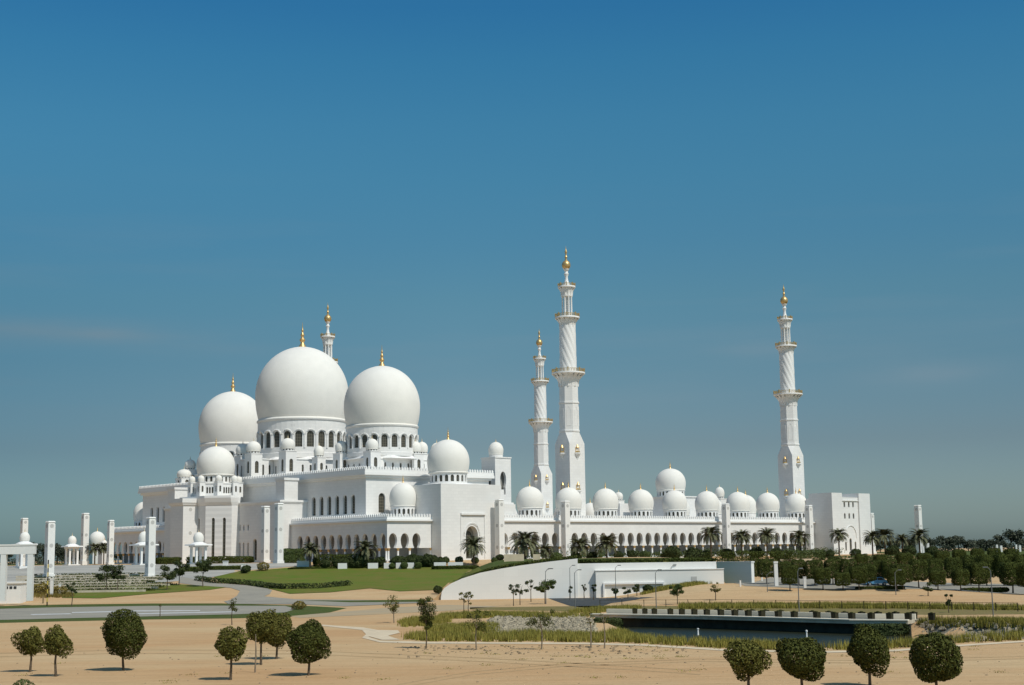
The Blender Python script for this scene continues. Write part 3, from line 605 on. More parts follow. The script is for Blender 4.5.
# --- reeds and tall grass along the pond banks
def reeds(poly, n, h, label, seed, matn='reed'):
    n = int(n * 1.5)
    r = np.random.default_rng(seed); P = [gp(*p)[:2] for p in poly]; x0, x1 = min(p[0] for p in P), max(p[0] for p in P); y0, y1 = min(p[1] for p in P), max(p[1] for p in P)
    vs = []; k = 0
    while k < n:
        cx, cy = r.uniform(x0, x1), r.uniform(y0, y1)
        if not inpoly(P, cx, cy): continue
        th_ = h * r.uniform(.78, 1.05)
        for _ in range(14):
            x = cx + r.normal() * .22; y = cy + r.normal() * .22; a = r.uniform(0, 6.28); z = G(x, y); hh = th_ * r.uniform(.6, 1.1); ln = r.uniform(.05, .45) * hh; wdt = .05
            vs += [(x - wdt * sin(a), y + wdt * cos(a), z - .05), (x + wdt * sin(a), y - wdt * cos(a), z - .05), (x + ln * cos(a), y + ln * sin(a), z + hh)]; k += 1
    v = np.array(vs, dtype=np.float32); m = len(v) // 3; me = bpy.data.meshes.new('reeds'); me.vertices.add(3 * m); me.vertices.foreach_set('co', v.ravel()); me.loops.add(3 * m); me.loops.foreach_set('vertex_index', np.arange(3 * m, dtype=np.int32))
    me.polygons.add(m); me.polygons.foreach_set('loop_start', np.arange(0, 3 * m, 3, dtype=np.int32)); me.polygons.foreach_set('loop_total', np.full(m, 3, dtype=np.int32)); me.materials.append(M[matn]); me.update(calc_edges=True)
    o = link('tall_grass', me); tag(o, label, 'tall grass', None, 'stuff')
reeds([(406, 637), (430, 635), (500, 636), (560, 636.5), (600, 636), (640, 638), (720, 643), (780, 646), (780, 650.3), (724, 648.5), (642, 643.8), (580, 642.2), (500, 641.8), (420, 641.2), (406, 640)], 24000, .9, 'yellow-green tall grass on the near bank left of the round trees', 1)
reeds([(780, 646), (830, 648), (893, 645), (940, 639), (1030, 633), (1060, 633), (1060, 638), (959, 644), (893, 649.3), (824, 650.6), (780, 650.3)], 12000, .95, 'yellow-green tall grass on the near bank at right', 2)
reeds([(427, 627), (497, 625.5), (497, 632.5), (460, 633), (427, 631.5)], 4000, .7, 'patch of tall grass between the path and the gravel', 3)
reeds([(400, 622), (410, 618.5), (450, 617.5), (450, 622.5), (420, 627), (402, 627.5)], 2600, .65, 'tall grass clump inside the bend of the path', 4)
reeds([(440, 616), (480, 613.5), (540, 614.5), (600, 613.5), (602, 616.5), (540, 618), (480, 618.5), (440, 619)], 6000, .75, 'tall grass row behind the gravel bed', 5)
reeds([(680, 606.5), (720, 606), (800, 606.2), (900, 606.5), (1060, 609), (1060, 611), (900, 609), (800, 608.6), (680, 609)], 14000, .95, 'long row of tall grass beyond the terrace with the planters', 6)
reeds([(918, 621), (960, 622), (1060, 624), (1060, 627.5), (960, 626), (918, 624.5)], 6000, .9, 'tall grass at the right end of the pond', 7)
reeds([(566, 613), (600, 609), (640, 607.5), (640, 609), (600, 612.5), (580, 614.8)], 2200, .8, 'scrubby tall grass left of the terrace corner', 8)
reeds([(642, 595), (664, 590.5), (690, 586.5), (716, 580.5), (716, 577), (690, 582), (660, 586), (645, 590.5)], 5000, .8, 'olive grass strip along the crest of the sand mound', 9)
reeds([(24, 598.5), (30, 590), (72, 589), (74, 597.5)], 3000, .9, 'weedy growth beside the white hut', 10, 'ocher')

mb = MB(); rr = random.Random(5)
for k in range(520):
    if k < 260: px_, py_ = rr.uniform(400, 690), 646 + abs(rr.gauss(0, 1)) * 6
    else: px_, py_ = rr.uniform(-10, 1030), rr.uniform(640, 684)
    g = g0(px_, py_); q = rr.uniform(.03, .13) * (1.4 if k < 260 else .8); a_ = rr.uniform(0, 3)
    if inpoly(BASIN, *g): continue
    mb.box(g[0] - q, g[0] + q, g[1] - q * .8, g[1] + q * .8, -.02, q * rr.uniform(.5, .9), rot=a_, taper=q * .35)
struct('scattered_stones', mb, 'sandstone', 'small stones and clods scattered on the sand along the pale path', kind='stuff')
mb = MB(); GP = [[g0(*p) for p in ((884, 646), (960, 641), (1060, 636), (1060, 626), (960, 620.5), (909, 619), (900, 630), (886, 640))], [g0(*p) for p in ((488, 632), (560, 636), (600, 637), (592, 614), (500, 617), (488, 620))]]
for P_ in GP:
    x0, x1 = min(p[0] for p in P_), max(p[0] for p in P_); y0, y1 = min(p[1] for p in P_), max(p[1] for p in P_)
    for _ in range(4200):
        x, y = rr.uniform(x0, x1), rr.uniform(y0, y1)
        if not inpoly(P_, x, y): continue
        q = rr.uniform(.12, .38); z = G(x, y); mb.box(x - q, x + q, y - q * .8, y + q * .8, z - .1, z + q * rr.uniform(.5, 1.1), rot=rr.uniform(0, 3), taper=q * .4)
struct('riprap', mb, 'gravel', 'loose pale riprap stones at both ends of the pond', kind='stuff')
Ps = []; Nn = []
for k in range(70):
    px_, py_ = (rr.uniform(420, 1000), rr.uniform(643, 660)) if k < 40 else (rr.uniform(0, 1024), rr.uniform(622, 684)); g = g0(px_, py_)
    if inpoly(BASIN, *g): continue
    for _ in range(30): Ps.append((g[0] + rr.gauss(0, .3), g[1] + rr.gauss(0, .3), abs(rr.gauss(0, .07)))); Nn.append((0, 0, 1))
o = link('weeds', leafmesh('weeds', np.array(Ps), np.array(Nn), .11, 'reed', 31)); tag(o, 'sparse low weeds on the bare sand', 'weeds', None, 'stuff')

# ============================================================ retaining walls, pond terrace
o = thing('retaining_wall', (0, 0, 0), 'tall white retaining wall whose top edge rises to a corner', 'wall')
mb = MB(); t_ = .6
for a, b in zip(WALL1, WALL1[1:]):
    for y in (WY - t_, WY + .02): mb.quad((a[0], y, -.5), (b[0], y, -.5), (b[0], y, b[1] + .1), (a[0], y, a[1] + .1))
    mb.quad((a[0], WY - t_, a[1] + .1), (b[0], WY - t_, b[1] + .1), (b[0], WY + .02, b[1] + .1), (a[0], WY + .02, a[1] + .1))
e = WALL1[-1]; mb.quad((e[0], WY - t_, -.5), (e[0], WY + .02, -.5), (e[0], WY + .02, e[1] + .1), (e[0], WY - t_, e[1] + .1))
part('wall', mb, 'wallwhite', o)
x0, x1 = e[0] + .01, XR; zt = WALL2[0][1] + .1
o = thing('retaining_wall', (0, 0, 0), 'long stepped white wall with a slot niche beside the underpass', 'wall')
mb = MB(); mb.box(x0, x1, WY - .3, WY + .3, -.5, zt); part('upper_wall', mb, 'wallwhite', o)
mb = MB(); mb.box(x0 + 3.6, x1 + 1.3, WY - 1.6, WY - .302, -.5, zt - 1.55)
part('lower_wall', mb, 'wallwhite', o)
mb = MB(); mb.box(x0 + 3.5, x1 + 1.4, WY - 1.75, WY - .305, zt - 1.548, zt - 1.40); part('coping', mb, 'trim', o)
n0 = ond(603, 584, WY - 1.6); n1 = ond(664, 582, WY - 1.6)
mb = MB(); mb.box(n0[0], n1[0], WY - 2.1, WY - 1.603, n0[2] - .1, n0[2] + .25); mb.box(n0[0], n0[0] + .3, WY - 2.1, WY - 1.603, -.5, n0[2] - .105); mb.box(n1[0] - .3, n1[0], WY - 2.1, WY - 1.603, -.5, n0[2] - .105)
part('ledge', mb, 'trim', o)
for k, (xa, xb, ya, yb) in enumerate(((691, 697, 576.5, 583), (719.5, 719.9, 570, 571))):
    if k: break
    a = ond(xa, ya, WY - 1.6); b = ond(xb, yb, WY - 1.6); mb = MB(); mb.box(a[0], b[0], WY - 1.66, WY - 1.605, b[2], a[2]); part('door', mb, 'medal', o)
o = thing('retaining_wall', (49.4, 312, 0), 'shaded grey end block of the retaining wall beside the dark clipped tree', 'wall', None, TH)
mb = MB(); mb.box(0, .9, 0, 9.5, -.5, 6.6); part('wall', mb, 'wallwhite', o); mb = MB(); mb.box(-.12, 1.0, -.12, 9.6, 6.602, 6.85); part('coping', mb, 'trim', o)

QL = [g0(590, 615.2), g0(700, 616.9), g0(850, 621.2), g0(908, 621.6)]
o = thing('pond_terrace', (0, 0, 0), 'concrete terrace with pale overhanging rim along the far side of the pond', 'terrace')
def ribbon(mb, line, d0, d1, z0, z1, m=0):
    nrm = []
    for i in range(len(line)):
        a = Vector(line[max(0, i - 1)]); b = Vector(line[min(len(line) - 1, i + 1)]); d = (b - a).normalized(); nrm.append(Vector((-d.y, d.x)))
    P0 = [Vector(p) + n * d0 for p, n in zip(line, nrm)]; P1 = [Vector(p) + n * d1 for p, n in zip(line, nrm)]
    for i in range(len(line) - 1):
        q = [P0[i], P0[i + 1], P1[i + 1], P1[i]]; mb.prism([(v.x, v.y) for v in q], z0, z1, m)
mb = MB(); ribbon(mb, QL, 0, 4.2, -.32, .10); part('deck', mb, 'concrete', o)
mb = MB(); ribbon(mb, QL, -.15, .9, .103, .24); part('coping', mb, 'creamlight', o)
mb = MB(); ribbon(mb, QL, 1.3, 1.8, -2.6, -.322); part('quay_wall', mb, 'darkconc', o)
mb = MB(); ribbon(mb, QL, 4.4, 5.0, 0, .75); part('bench_wall', mb, 'creamlight', o)
a = g0(593, 616.5); b = g0(622, 616.5); hg = link('hedge', boxcrown('hedge', 3500, (b[0] - a[0]) / 2, .9, 0, 1.45, .3, 'darkleaf', 700, 10, .15)); hg.location = ((a[0] + b[0]) / 2, (a[1] + b[1]) / 2 - .9, -1.65); tag(hg, 'dark clipped hedge hanging at the left end of the pond rim', 'hedge')
a = g0(853, 622); b = g0(906, 622); hg = link('hedge', boxcrown('hedge', 3500, (b[0] - a[0]) / 2, .9, 0, 1.45, .3, 'darkleaf', 701, 10, .15)); hg.location = ((a[0] + b[0]) / 2, (a[1] + b[1]) / 2 - .9, -1.65); tag(hg, 'dark clipped hedge below the right end of the pond rim', 'hedge')
near = [320, 362, 402, 470, 520, 574, 627, 686 + 60, 746 + 57, 862, 932]
nearx = [635, 645, 654.5, 670.5, 682, 694.5, 707, 721, 735, 748.5, 762, 778.5, 794.5, 817, 835, 852, 871.5, 890, 908.5, 932]
farx = [717, 728.5, 740.5, 752.5, 766, 781, 813, 829.5, 845, 862, 878.5, 896, 914]
mbp = MB(); mbp.box(-.33, .33, -.33, .33, 0, .78, taper=-.02); mbp.box(-.37, .37, -.37, .37, .782, .86)
pl_me = mbp.mesh('planter_box', ['planter']); pf = ballcrown('clipped_top', 90, .26, .07, .88, .12, 'clip', 77)
for nm, xs, dy, tot in (('front', nearx, 2.0, 0), ('back', farx, 7.0, 0)):
    for i, x in enumerate(xs):
        yy = pts([(590, 615.2), (700, 616.9), (850, 621.2), (932, 621.6)], x); g = g0(x, yy); s = (g[1] + dy) / g[1]
        o = thing('planter', (g[0] * s, g[1] * s, .102 if dy < 4 else .02), 'dark square planter, %s from the left in the %s row on the pond terrace' % (ORD[i], nm), 'planter', 'square planters on the pond terrace', .05 * i)
        link('box', pl_me, o); link('plant', pf, o)
for x, yb, h, lab in ((697.7, 631.5, .9, 'small white marker post standing in the pond'), (806.3, 635.5, 1.2, 'thin white marker post in the pond between the round trees')):
    g = g0(x, yb - 9); mb = MB(); mb.lathe(0, 0, [(.13, -1), (.13, .1), (.10, .2), (.09, h * .8), (.14, h * .82), (.14, h * .95), (.02, h)], 10); o = thing('marker_post', (g[0], g[1], -1.6), lab, 'post'); part('post', mb, 'white', o, True)

# terrace steps on the plaza (low stone walls with dark planting between)
for k in range(7):
    Y = 352 + k * 9; z = G(-110, Y); x0_, x1_ = -.098 * 0 - Y * .335, -Y * .248 + (k % 3) * 3
    mb = MB(); mb.box(x0_, x1_, Y - .35, Y + .35, z - .6, z + .55)
    o = part('terrace_wall', mb, 'concrete', None); tag(o, 'low pale stone terrace wall, %s step up from the road on the plaza' % ORD[k], 'low wall', 'terrace walls on the plaza')
    o2 = link('terrace_hedge', boxcrown('terrace_hedge', 1500, (x1_ - x0_) / 2 * .92, 1.0, 0, .8, .4, 'clip', 500 + k, 10, .15)); o2.location = ((x0_ + x1_) / 2 + 1.5, Y + 3.2, G(-110, Y + 3.2) - .1); tag(o2, 'flat dark hedge strip behind the %s terrace wall of the plaza' % ORD[k], 'hedge', 'hedge strips on the plaza')

# ============================================================ mosque building kit (local frame: +x along the arcade, +y along the prayer hall)
ZP = 7.7
def bt(name, label, cat, group=None, u=0, v=0): 
    x, y = W(u, v); return thing(name, (x, y, 0), label, cat, group, TH)
def pS(v, u0=0, vv=0): return lambda s, d, z: (s - u0, v + d - vv, z)
def pW(u, u0=0, v0=0): return lambda s, d, z: (u + d - u0, s - v0, z)
def pD(cx, cy, r): return lambda s, d, z: (cx + (r - d) * cos(s / r), cy + (r - d) * sin(s / r), z)
def arch(z0, zs, hw, pt=1.15, n=6):
    return [(z0, hw), (zs, hw)] + [(zs + hw * pt * sin(pi / 2 * k / n), hw * cos(pi / 2 * k / n)) for k in range(1, n)] + [(zs + hw * pt, 0.0)]
def keyhole(z0, zneck, ztop, hn, hc_, n=12):
    o = [(z0, hn * 1.12), (zneck, hn * 1.12)]; zc = zneck + (ztop - zneck) * .52; b = ztop - zc
    a0 = -math.acos(min(1, hn / hc_))
    b0 = (zc - zneck) / max(.01, sin(-a0))
    for k in range(n + 1):
        a = a0 + (pi / 2 - a0) * k / n; o.append((zc + (b if a > 0 else b0) * sin(a), hc_ * cos(a) if k < n else 0.0))
    return o
def wall(mb, pos, s0, s1, z0, z1, ops, t, m=0, mr=0, back=False):
    if not ops:
        mb.quad(pos(s0, 0, z0), pos(s1, 0, z0), pos(s1, 0, z1), pos(s0, 0, z1), m); return
    ops = sorted(ops); n = len(ops); ed = [s0] + [(ops[i][0] + ops[i + 1][0]) / 2 for i in range(n - 1)] + [s1]
    for i, (c, ol) in enumerate(ops):
        a, b = ed[i], ed[i + 1]
        for d in ([0, t] if back else [0]):
            if ol[0][0] > z0 + .01: 
                h = ol[0][1]
                for p, q in ((a, c - h), (c - h, c + h), (c + h, b)): mb.quad(pos(p, d, z0), pos(q, d, z0), pos(q, d, ol[0][0]), pos(p, d, ol[0][0]), m)
            for (za, ha), (zb, hb) in zip(ol, ol[1:]):
                if zb - za < 1e-5: continue
                mb.quad(pos(a, d, za), pos(c - ha, d, za), pos(c - hb, d, zb), pos(a, d, zb), m); mb.quad(pos(c + ha, d, za), pos(b, d, za), pos(b, d, zb), pos(c + hb, d, zb), m)
            zt_ = ol[-1][0]
            for p, q in ((a, c), (c, b)): mb.quad(pos(p, d, zt_), pos(q, d, zt_), pos(q, d, z1), pos(p, d, z1), m)
        for (za, ha), (zb, hb) in zip(ol, ol[1:]):
            for sg in (-1, 1): mb.quad(pos(c + sg * ha, 0, za), pos(c + sg * ha, t, za), pos(c + sg * hb, t, zb), pos(c + sg * hb, 0, zb), mr)
        h = ol[0][1]; mb.quad(pos(c - h, 0, ol[0][0]), pos(c + h, 0, ol[0][0]), pos(c + h, t, ol[0][0]), pos(c - h, t, ol[0][0]), mr)
def pane(pos, c, ol, d, parent, name='window', bars=(3, 5), grow=.04):
    mb = MB()
    for (za, ha), (zb, hb) in zip(ol, ol[1:]):
        if zb - za < 1e-5: continue
        mb.quad(pos(c - ha - grow, d, za), pos(c + ha + grow, d, za), pos(c + hb + grow, d, zb), pos(c - hb - grow, d, zb), 0)
    if bars:
        z0, zt_ = ol[0][0], ol[-1][0]; hw = ol[0][1]; zs = [z for z, h in ol if h > hw * .7]; ztp = max(zs)
        for k in range(1, bars[0]):
            s = c - hw + 2 * hw * k / bars[0]; q = .045; mb.quad(pos(s - q, d - .06, z0), pos(s + q, d - .06, z0), pos(s + q, d - .06, ztp), pos(s - q, d - .06, ztp), 1)
        for k in range(1, bars[1]):
            z = z0 + (ztp - z0) * k / bars[1]; q = .045; mb.quad(pos(c - hw, d - .07, z - q), pos(c + hw, d - .07, z - q), pos(c + hw, d - .07, z + q), pos(c - hw, d - .07, z + q), 1)
    return part(name, mb, ['glass', 'lattice'], parent)
def domeprof(r, h, z0, n=22):
    zc = .34 * h; o = []; b = zc / .40
    for k in range(6): z = zc * k / 6; o.append((r * math.sqrt(max(0, 1 - ((zc - z) / b) ** 2)), z0 + z))
    for k in range(n + 1):
        a = pi / 2 * k / n; rr = r * cos(a) ** .97 if k < n else 0.0
        o.append((rr, z0 + zc + (h - zc) * (sin(a) ** 1.0 * .985 + .015 * (k / n) ** 6)))
    o[-1] = (0.0, z0 + h); return o
def finial(parent, cx, cy, z, s, matn='gold'):
    mb = MB(); p = [(.55, -.12), (.62, .0), (.50, .25), (.30, .55), (.26, .75), (.42, .95), (.46, 1.15), (.30, 1.4), (.17, 1.6), (.30, 1.8), (.32, 1.95), (.20, 2.15), (.11, 2.4), (.20, 2.6), (.20, 2.7), (.10, 2.9), (.06, 3.3), (.02, 4.0)]
    mb.lathe(cx, cy, [(a * s, z + b * s) for a, b in p], 12); return part('finial', mb, matn, parent, True)
def dome(parent, cx, cy, z0, r, h, fs, seg=48, name='dome', gold='gold', band=True):
    mb = MB(); mb.lathe(cx, cy, domeprof(r, h, z0), seg)
    if band:
        rb = r * .915; mb.lathe(cx, cy, [(rb * .9, z0 - .03 * r), (rb + .035 * r, z0 - .028 * r), (rb + .045 * r, z0 + .005 * r), (rb + .02 * r, z0 + .035 * r), (rb * .9, z0 + .036 * r)], seg)
    d = part(name, mb, 'domewhite', parent, True)
    if fs: finial(d, cx, cy, z0 + h - .02, fs, gold)
    return d
def drum(parent, cx, cy, r, z0, z1, n, wz0, wzs, hw, t=.5, hood=True, name='drum', bars=(3, 5), winpart=True):
    mb = MB(); pos = pD(cx, cy, r); per = 2 * pi * r; ol = arch(wz0, wzs, hw, 1.0); ops = [((i + .5) * per / n, ol) for i in range(n)]
    wall(mb, pos, 0, per, z0, z1, ops, t)
    mb.lathe(cx, cy, [(r - .05, z0 - .01), (r + .22, z0), (r + .22, z0 + (wz0 - z0) * .45), (r - .02, z0 + (wz0 - z0) * .5)], 72, cap=False)
    mb.lathe(cx, cy, [(r - .1, z1 - .35 * hw), (r + .25 * hw, z1 - .3 * hw), (r + .35 * hw, z1), (r * .8, z1 + .01)], 72, cap=False)
    if hood:
        for c, _ in ops:
            pa = [pos(c + hw * 1.42 * cos(q), -.16, wzs + .1 + hw * 1.35 * sin(q)) for q in [pi * k / 8 for k in range(9)]]
            mb.tube(pa, .24 * hw / 1.2, 5)
            s = c + per / n / 2; a = pos(s, 0, 0); ang = s / r; mb.lathe(a[0], a[1], [(.30 * hw, wz0 - .3), (.26 * hw, wz0), (.26 * hw, wzs), (.42 * hw, wzs + .25)], 6)
    d = part(name, mb, 'marble', parent)
    if winpart:
        for c, _ in ops: pane(pos, c, ol, t - .06, d, bars=bars)
    else:
        q = MB()
        q.lathe(cx, cy, [(r - t - .02, wz0 - .1), (r - t - .02, wzs + hw + .1)], n * 2, cap=False); part('window_band', q, 'glass', d)
    return d
def merlons(mb, pos, s0, s1, z, h=.95, wd=.62, sp=1.05, t=.3):
    n = max(1, int(round((s1 - s0) / sp)))
    for i in range(n):
        s = s0 + (i + .5) * (s1 - s0) / n; a, b = s - wd / 2, s + wd / 2; zt_ = z + h
        f = [(a, z), (b, z), (b, z + h * .62), (s, zt_), (a, z + h * .62)]
        p0 = [pos(x, 0, q) for x, q in f]; p1 = [pos(x, t, q) for x, q in f]; mb.add(p0 + p1, [(0, 1, 2, 3, 4), (9, 8, 7, 6, 5)] + [(i_, (i_ + 1) % 5, 5 + (i_ + 1) % 5, 5 + i_) for i_ in range(5)])
def blockwalls(parent, u0, u1, v0, v1, z0, z1, opsS=(), opsW=(), t=.7, roof=True, name='wall', matn='marble', org=(0, 0), inset=0):
    a, b = org; mb = MB(); S = pS(v0, a, b); Wp = pW(u0, a, b)
    wall(mb, S, u0, u1, z0, z1, list(opsS), t); wall(mb, Wp, v0, v1, z0, z1, list(opsW), t)
    mb.quad((u1 - a, v0 - b, z0), (u1 - a, v1 - b, z0), (u1 - a, v1 - b, z1), (u1 - a, v0 - b, z1)); mb.quad((u0 - a, v1 - b, z0), (u1 - a, v1 - b, z0), (u1 - a, v1 - b, z1), (u0 - a, v1 - b, z1))
    if roof: mb.quad((u0 - a, v0 - b, z1), (u1 - a, v0 - b, z1), (u1 - a, v1 - b, z1), (u0 - a, v1 - b, z1))
    o = part(name, mb, matn, parent)
    return o, S, Wp
def cornice(mb, u0, u1, v0, v1, z, h=.4, e=.55, m=0):
    mb.box(u0 - e, u1 + e, v0 - e, v1 + e, z, z + h, m); mb.box(u0 - e * .5, u1 + e * .5, v0 - e * .5, v1 + e * .5, z - h * .8, z - .003, m)
def parapet(parent, u0, u1, v0, v1, z, h=.95, org=(0, 0), sides='SWEN', base=.5):
    mb = MB(); a, b = org
    if 'S' in sides: merlons(mb, pS(v0, a, b), u0, u1, z + base, h); mb.box(u0 - a, u1 - a, v0 - b, v0 + .3 - b, z, z + base)
    if 'W' in sides: merlons(mb, pW(u0, a, b), v0 + .32, v1, z + base, h); mb.box(u0 - a, u0 + .3 - a, v0 + .302 - b, v1 - b, z, z + base)
    if 'E' in sides: mb.box(u1 - .3 - a, u1 - a, v0 + .302 - b, v1 - b, z, z + base + h * .6)
    if 'N' in sides: mb.box(u0 + .302 - a, u1 - .302 - a, v1 - .3 - b, v1 - b, z, z + base + h * .6)
    return part('parapet', mb, 'trim', parent)
def turret(parent, cu, cv, z0, zb, zt_, w_, r, win=True, name='turret', fin=.35, twin=False):
    """square body z0..zb, tiny arcaded drum, small dome up to zt_"""
    h = zt_ - zb; dz = zb + h * .22
    ol = arch(z0 + (zb - z0) * .32, z0 + (zb - z0) * .66, w_ * .17)
    mb = MB(); u0, u1, v0, v1 = cu - w_ / 2, cu + w_ / 2, cv - w_ / 2, cv + w_ / 2
    for pos, a, b in ((pS(v0), u0, u1), (pW(u0), v0, v1)):
        wall(mb, pos, a, b, z0, zb, [((a + b) / 2, ol)] if win else [], .35)
    mb.quad((u1, v0, z0), (u1, v1, z0), (u1, v1, zb), (u1, v0, zb)); mb.quad((u0, v1, z0), (u1, v1, z0), (u1, v1, zb), (u0, v1, zb)); mb.quad((u0, v0, zb), (u1, v0, zb), (u1, v1, zb), (u0, v1, zb))
    mb.box(u0 - .15, u1 + .15, v0 - .15, v1 + .15, zb + .003, zb + .2)
    rr = r * .88; per = 2 * pi * rr; n = 12; o2 = [(zb + .35, per / n * .26), (dz - .25, per / n * .26), (dz - .12, 0)]
    wall(mb, pD(cu, cv, rr), 0, per, zb + .2, dz, [((i + .5) * per / n, o2) for i in range(n)], .25)
    t = part(name, mb, 'marble', parent)
    q = MB(); q.lathe(cu, cv, [(rr - .27, zb + .25), (rr - .27, dz - .1)], 12, cap=False); part('lantern_glass', q, 'glass', t)
    mb = MB(); mb.lathe(cu, cv, domeprof(r, zt_ - dz, dz, 12), 24); mb.lathe(cu, cv, [(rr * .9, dz - .08), (r * .99, dz - .06), (r * .99, dz + .06), (rr * .9, dz + .08)], 24); part('turret_dome', mb, 'domewhite', t, True)
    if fin: finial(t, cu, cv, zt_ - .02, fin, 'palegold')
    if win:
        pane(pS(v0), cu, ol, .3, t, bars=(2, 3)); pane(pW(u0), cv, ol, .3, t, bars=(2, 3))
    return t

# ---------------------------------------------------------------- prayer hall
H = bt('prayer_hall', 'huge white marble prayer hall with three great domes', 'mosque building')
zr = 35.0
opsW = [(v, arch(22.0, 26.6, 1.1)) for v in (12.7, 16.95, 21.2, 25.45, 29.7, 34.0)] + [(v, arch(22.6, 27.1, .95)) for v in (131.2, 135.8, 140.4)] + [(v, arch(10.0, 13.8, .8)) for v in (116, 120.3, 124.6)]
opsW = [x for x in opsW if x[1][0][0] > 15] ; loW = [(v, arch(9.5, 14.6, .95)) for v in (116, 121.7, 130.7, 136)]
opsS = [(-74.0, arch(22.2, 26.7, 1.25))]
u0, u1, v0, v1 = -80, -31, 6, 147.5
b_, S_, W_ = blockwalls(H, u0, u1, v0, v1, 18, 34.2, opsS, opsW)
for c, ol in opsW: pane(W_, c, ol, .64, H, bars=(2, 7))
for c, ol in opsS: pane(S_, c, ol, .64, H, bars=(4, 6))
b2, S2, W2 = blockwalls(H, u0, u1, v0, v1, 3, 17.997, (), loW, roof=False)
for c, ol in loW: pane(W2, c, ol, .64, H, bars=(2, 5))
mb = MB(); cornice(mb, u0, u1, v0, v1, 33.5, .9, 1.35); part('cornice', mb, 'trim', H)
parapet(H, u0 - 1.2, u1 + 1.2, v0 - 1.2, v1 + 1.2, 34.41, .95, base=.85)
# a stepped N end of the wall
DM = [(75.3, 16.25, 56.0, 26.5, 24, 15.3, 42.6, 46.2, 50.4, 1.22, 2.2), (28.4, 12.4, 50.6, 20.2, 22, 11.6, 40.6, 43.4, 46.4, 1.0, 1.75), (122.0, 12.4, 50.8, 20.2, 22, 11.6, 40.6, 43.6, 46.6, 1.0, 1.75)]
for cv, r, z0, h, n, rd, dz0, wz0, wzs, hw, fs in DM:
    dome(H, -57.3, cv, z0, r, h, fs, 96)
    drum(H, -57.3, cv, rd, dz0, z0 - .1, n, wz0, wzs, hw)
# second storey (clerestory) blocks with corner turrets
def tier(cu0, cu1, cv0, cv1, z0, z1, nS, nW, wh=.42):
    zz0, zz1 = z0 + (z1 - z0) * .30, z0 + (z1 - z0) * .72
    ol = arch(zz0, zz1, wh)
    oS = [(cu0 + (cu1 - cu0) * (i + .5) / nS, ol) for i in range(nS)]; oW = [(cv0 + (cv1 - cv0) * (i + .5) / nW, ol) for i in range(nW)]
    b, S, Wq = blockwalls(H, cu0, cu1, cv0, cv1, z0, z1, oS, oW, .4, name='clerestory')
    for c, o in oS: pane(S, c, o, .34, b, bars=None)
    for c, o in oW: pane(Wq, c, o, .34, b, bars=None)
    mb = MB(); mb.box(cu0 - .25, cu1 + .25, cv0 - .25, cv1 + .25, z1 + .003, z1 + .35); part('clerestory_cornice', mb, 'trim', b)
tier(-71.5, -43.0, 60.3, 90.3, 34.2, 41.6, 9, 8)
mb = MB(); mb.lathe(-57.3, 75.3, [(17.4, 41.9), (16.3, 42.5), (15.9, 42.9), (15.0, 42.95)], 8, a0=pi / 8); part('dome_base', mb, 'trim', H)
tier(-67.8, -40.0, 18.8, 40, 34.2, 39.6, 9, 7)
mb = MB(); mb.lathe(-57.3, 28.4, [(13.0, 39.9), (12.5, 40.4), (12.2, 40.8), (11.0, 40.85)], 8, a0=pi / 8); part('dome_base', mb, 'trim', H)
tier(-67.8, -46.8, 111, 133, 34.2, 39.8, 7, 7)
mb = MB(); mb.lathe(-57.3, 122, [(13.0, 40.1), (12.5, 40.4), (12.2, 40.8), (11.0, 40.85)], 8, a0=pi / 8); part('dome_base', mb, 'trim', H)
tier(-79.5, -71.7, 71, 80, 34.2, 42.0, 3, 3)
for cu, cv, z0, zb, zt_, w_, r in ((-72.3, 61.0, 34.3, 44.2, 48.7, 4.3, 2.45), (-78.5, 72.5, 34.3, 43.8, 48.2, 4.3, 2.45), (-72.3, 89.6, 34.3, 44.2, 48.7, 4.3, 2.45), (-44.0, 61.0, 34.3, 44.2, 48.7, 4.3, 2.45),
        (-68.5, 18.6, 34.3, 41.6, 45.8, 3.9, 2.05), (-68.5, 35.3, 34.3, 42.0, 46.2, 3.9, 2.05), (-51.3, 18.6, 34.3, 41.4, 45.6, 3.9, 2.05), (-46.8, 20.8, 34.3, 41.6, 45.8, 3.6, 1.95), (-41.6, 19.6, 34.3, 41.4, 45.6, 3.6, 1.95),
        (-72.3, 42.6, 34.3, 41.0, 45.0, 3.2, 1.7), (-68.5, 111, 34.3, 41.8, 45.8, 3.9, 2.05), (-68.5, 121, 34.3, 41.8, 45.8, 3.9, 2.05), (-68.5, 133, 34.3, 41.8, 45.8, 3.9, 2.05), (-76, 124, 34.3, 38, 41.5, 4.5, 2.6)):
    turret(H, cu, cv, z0, zb, zt_, w_, r)
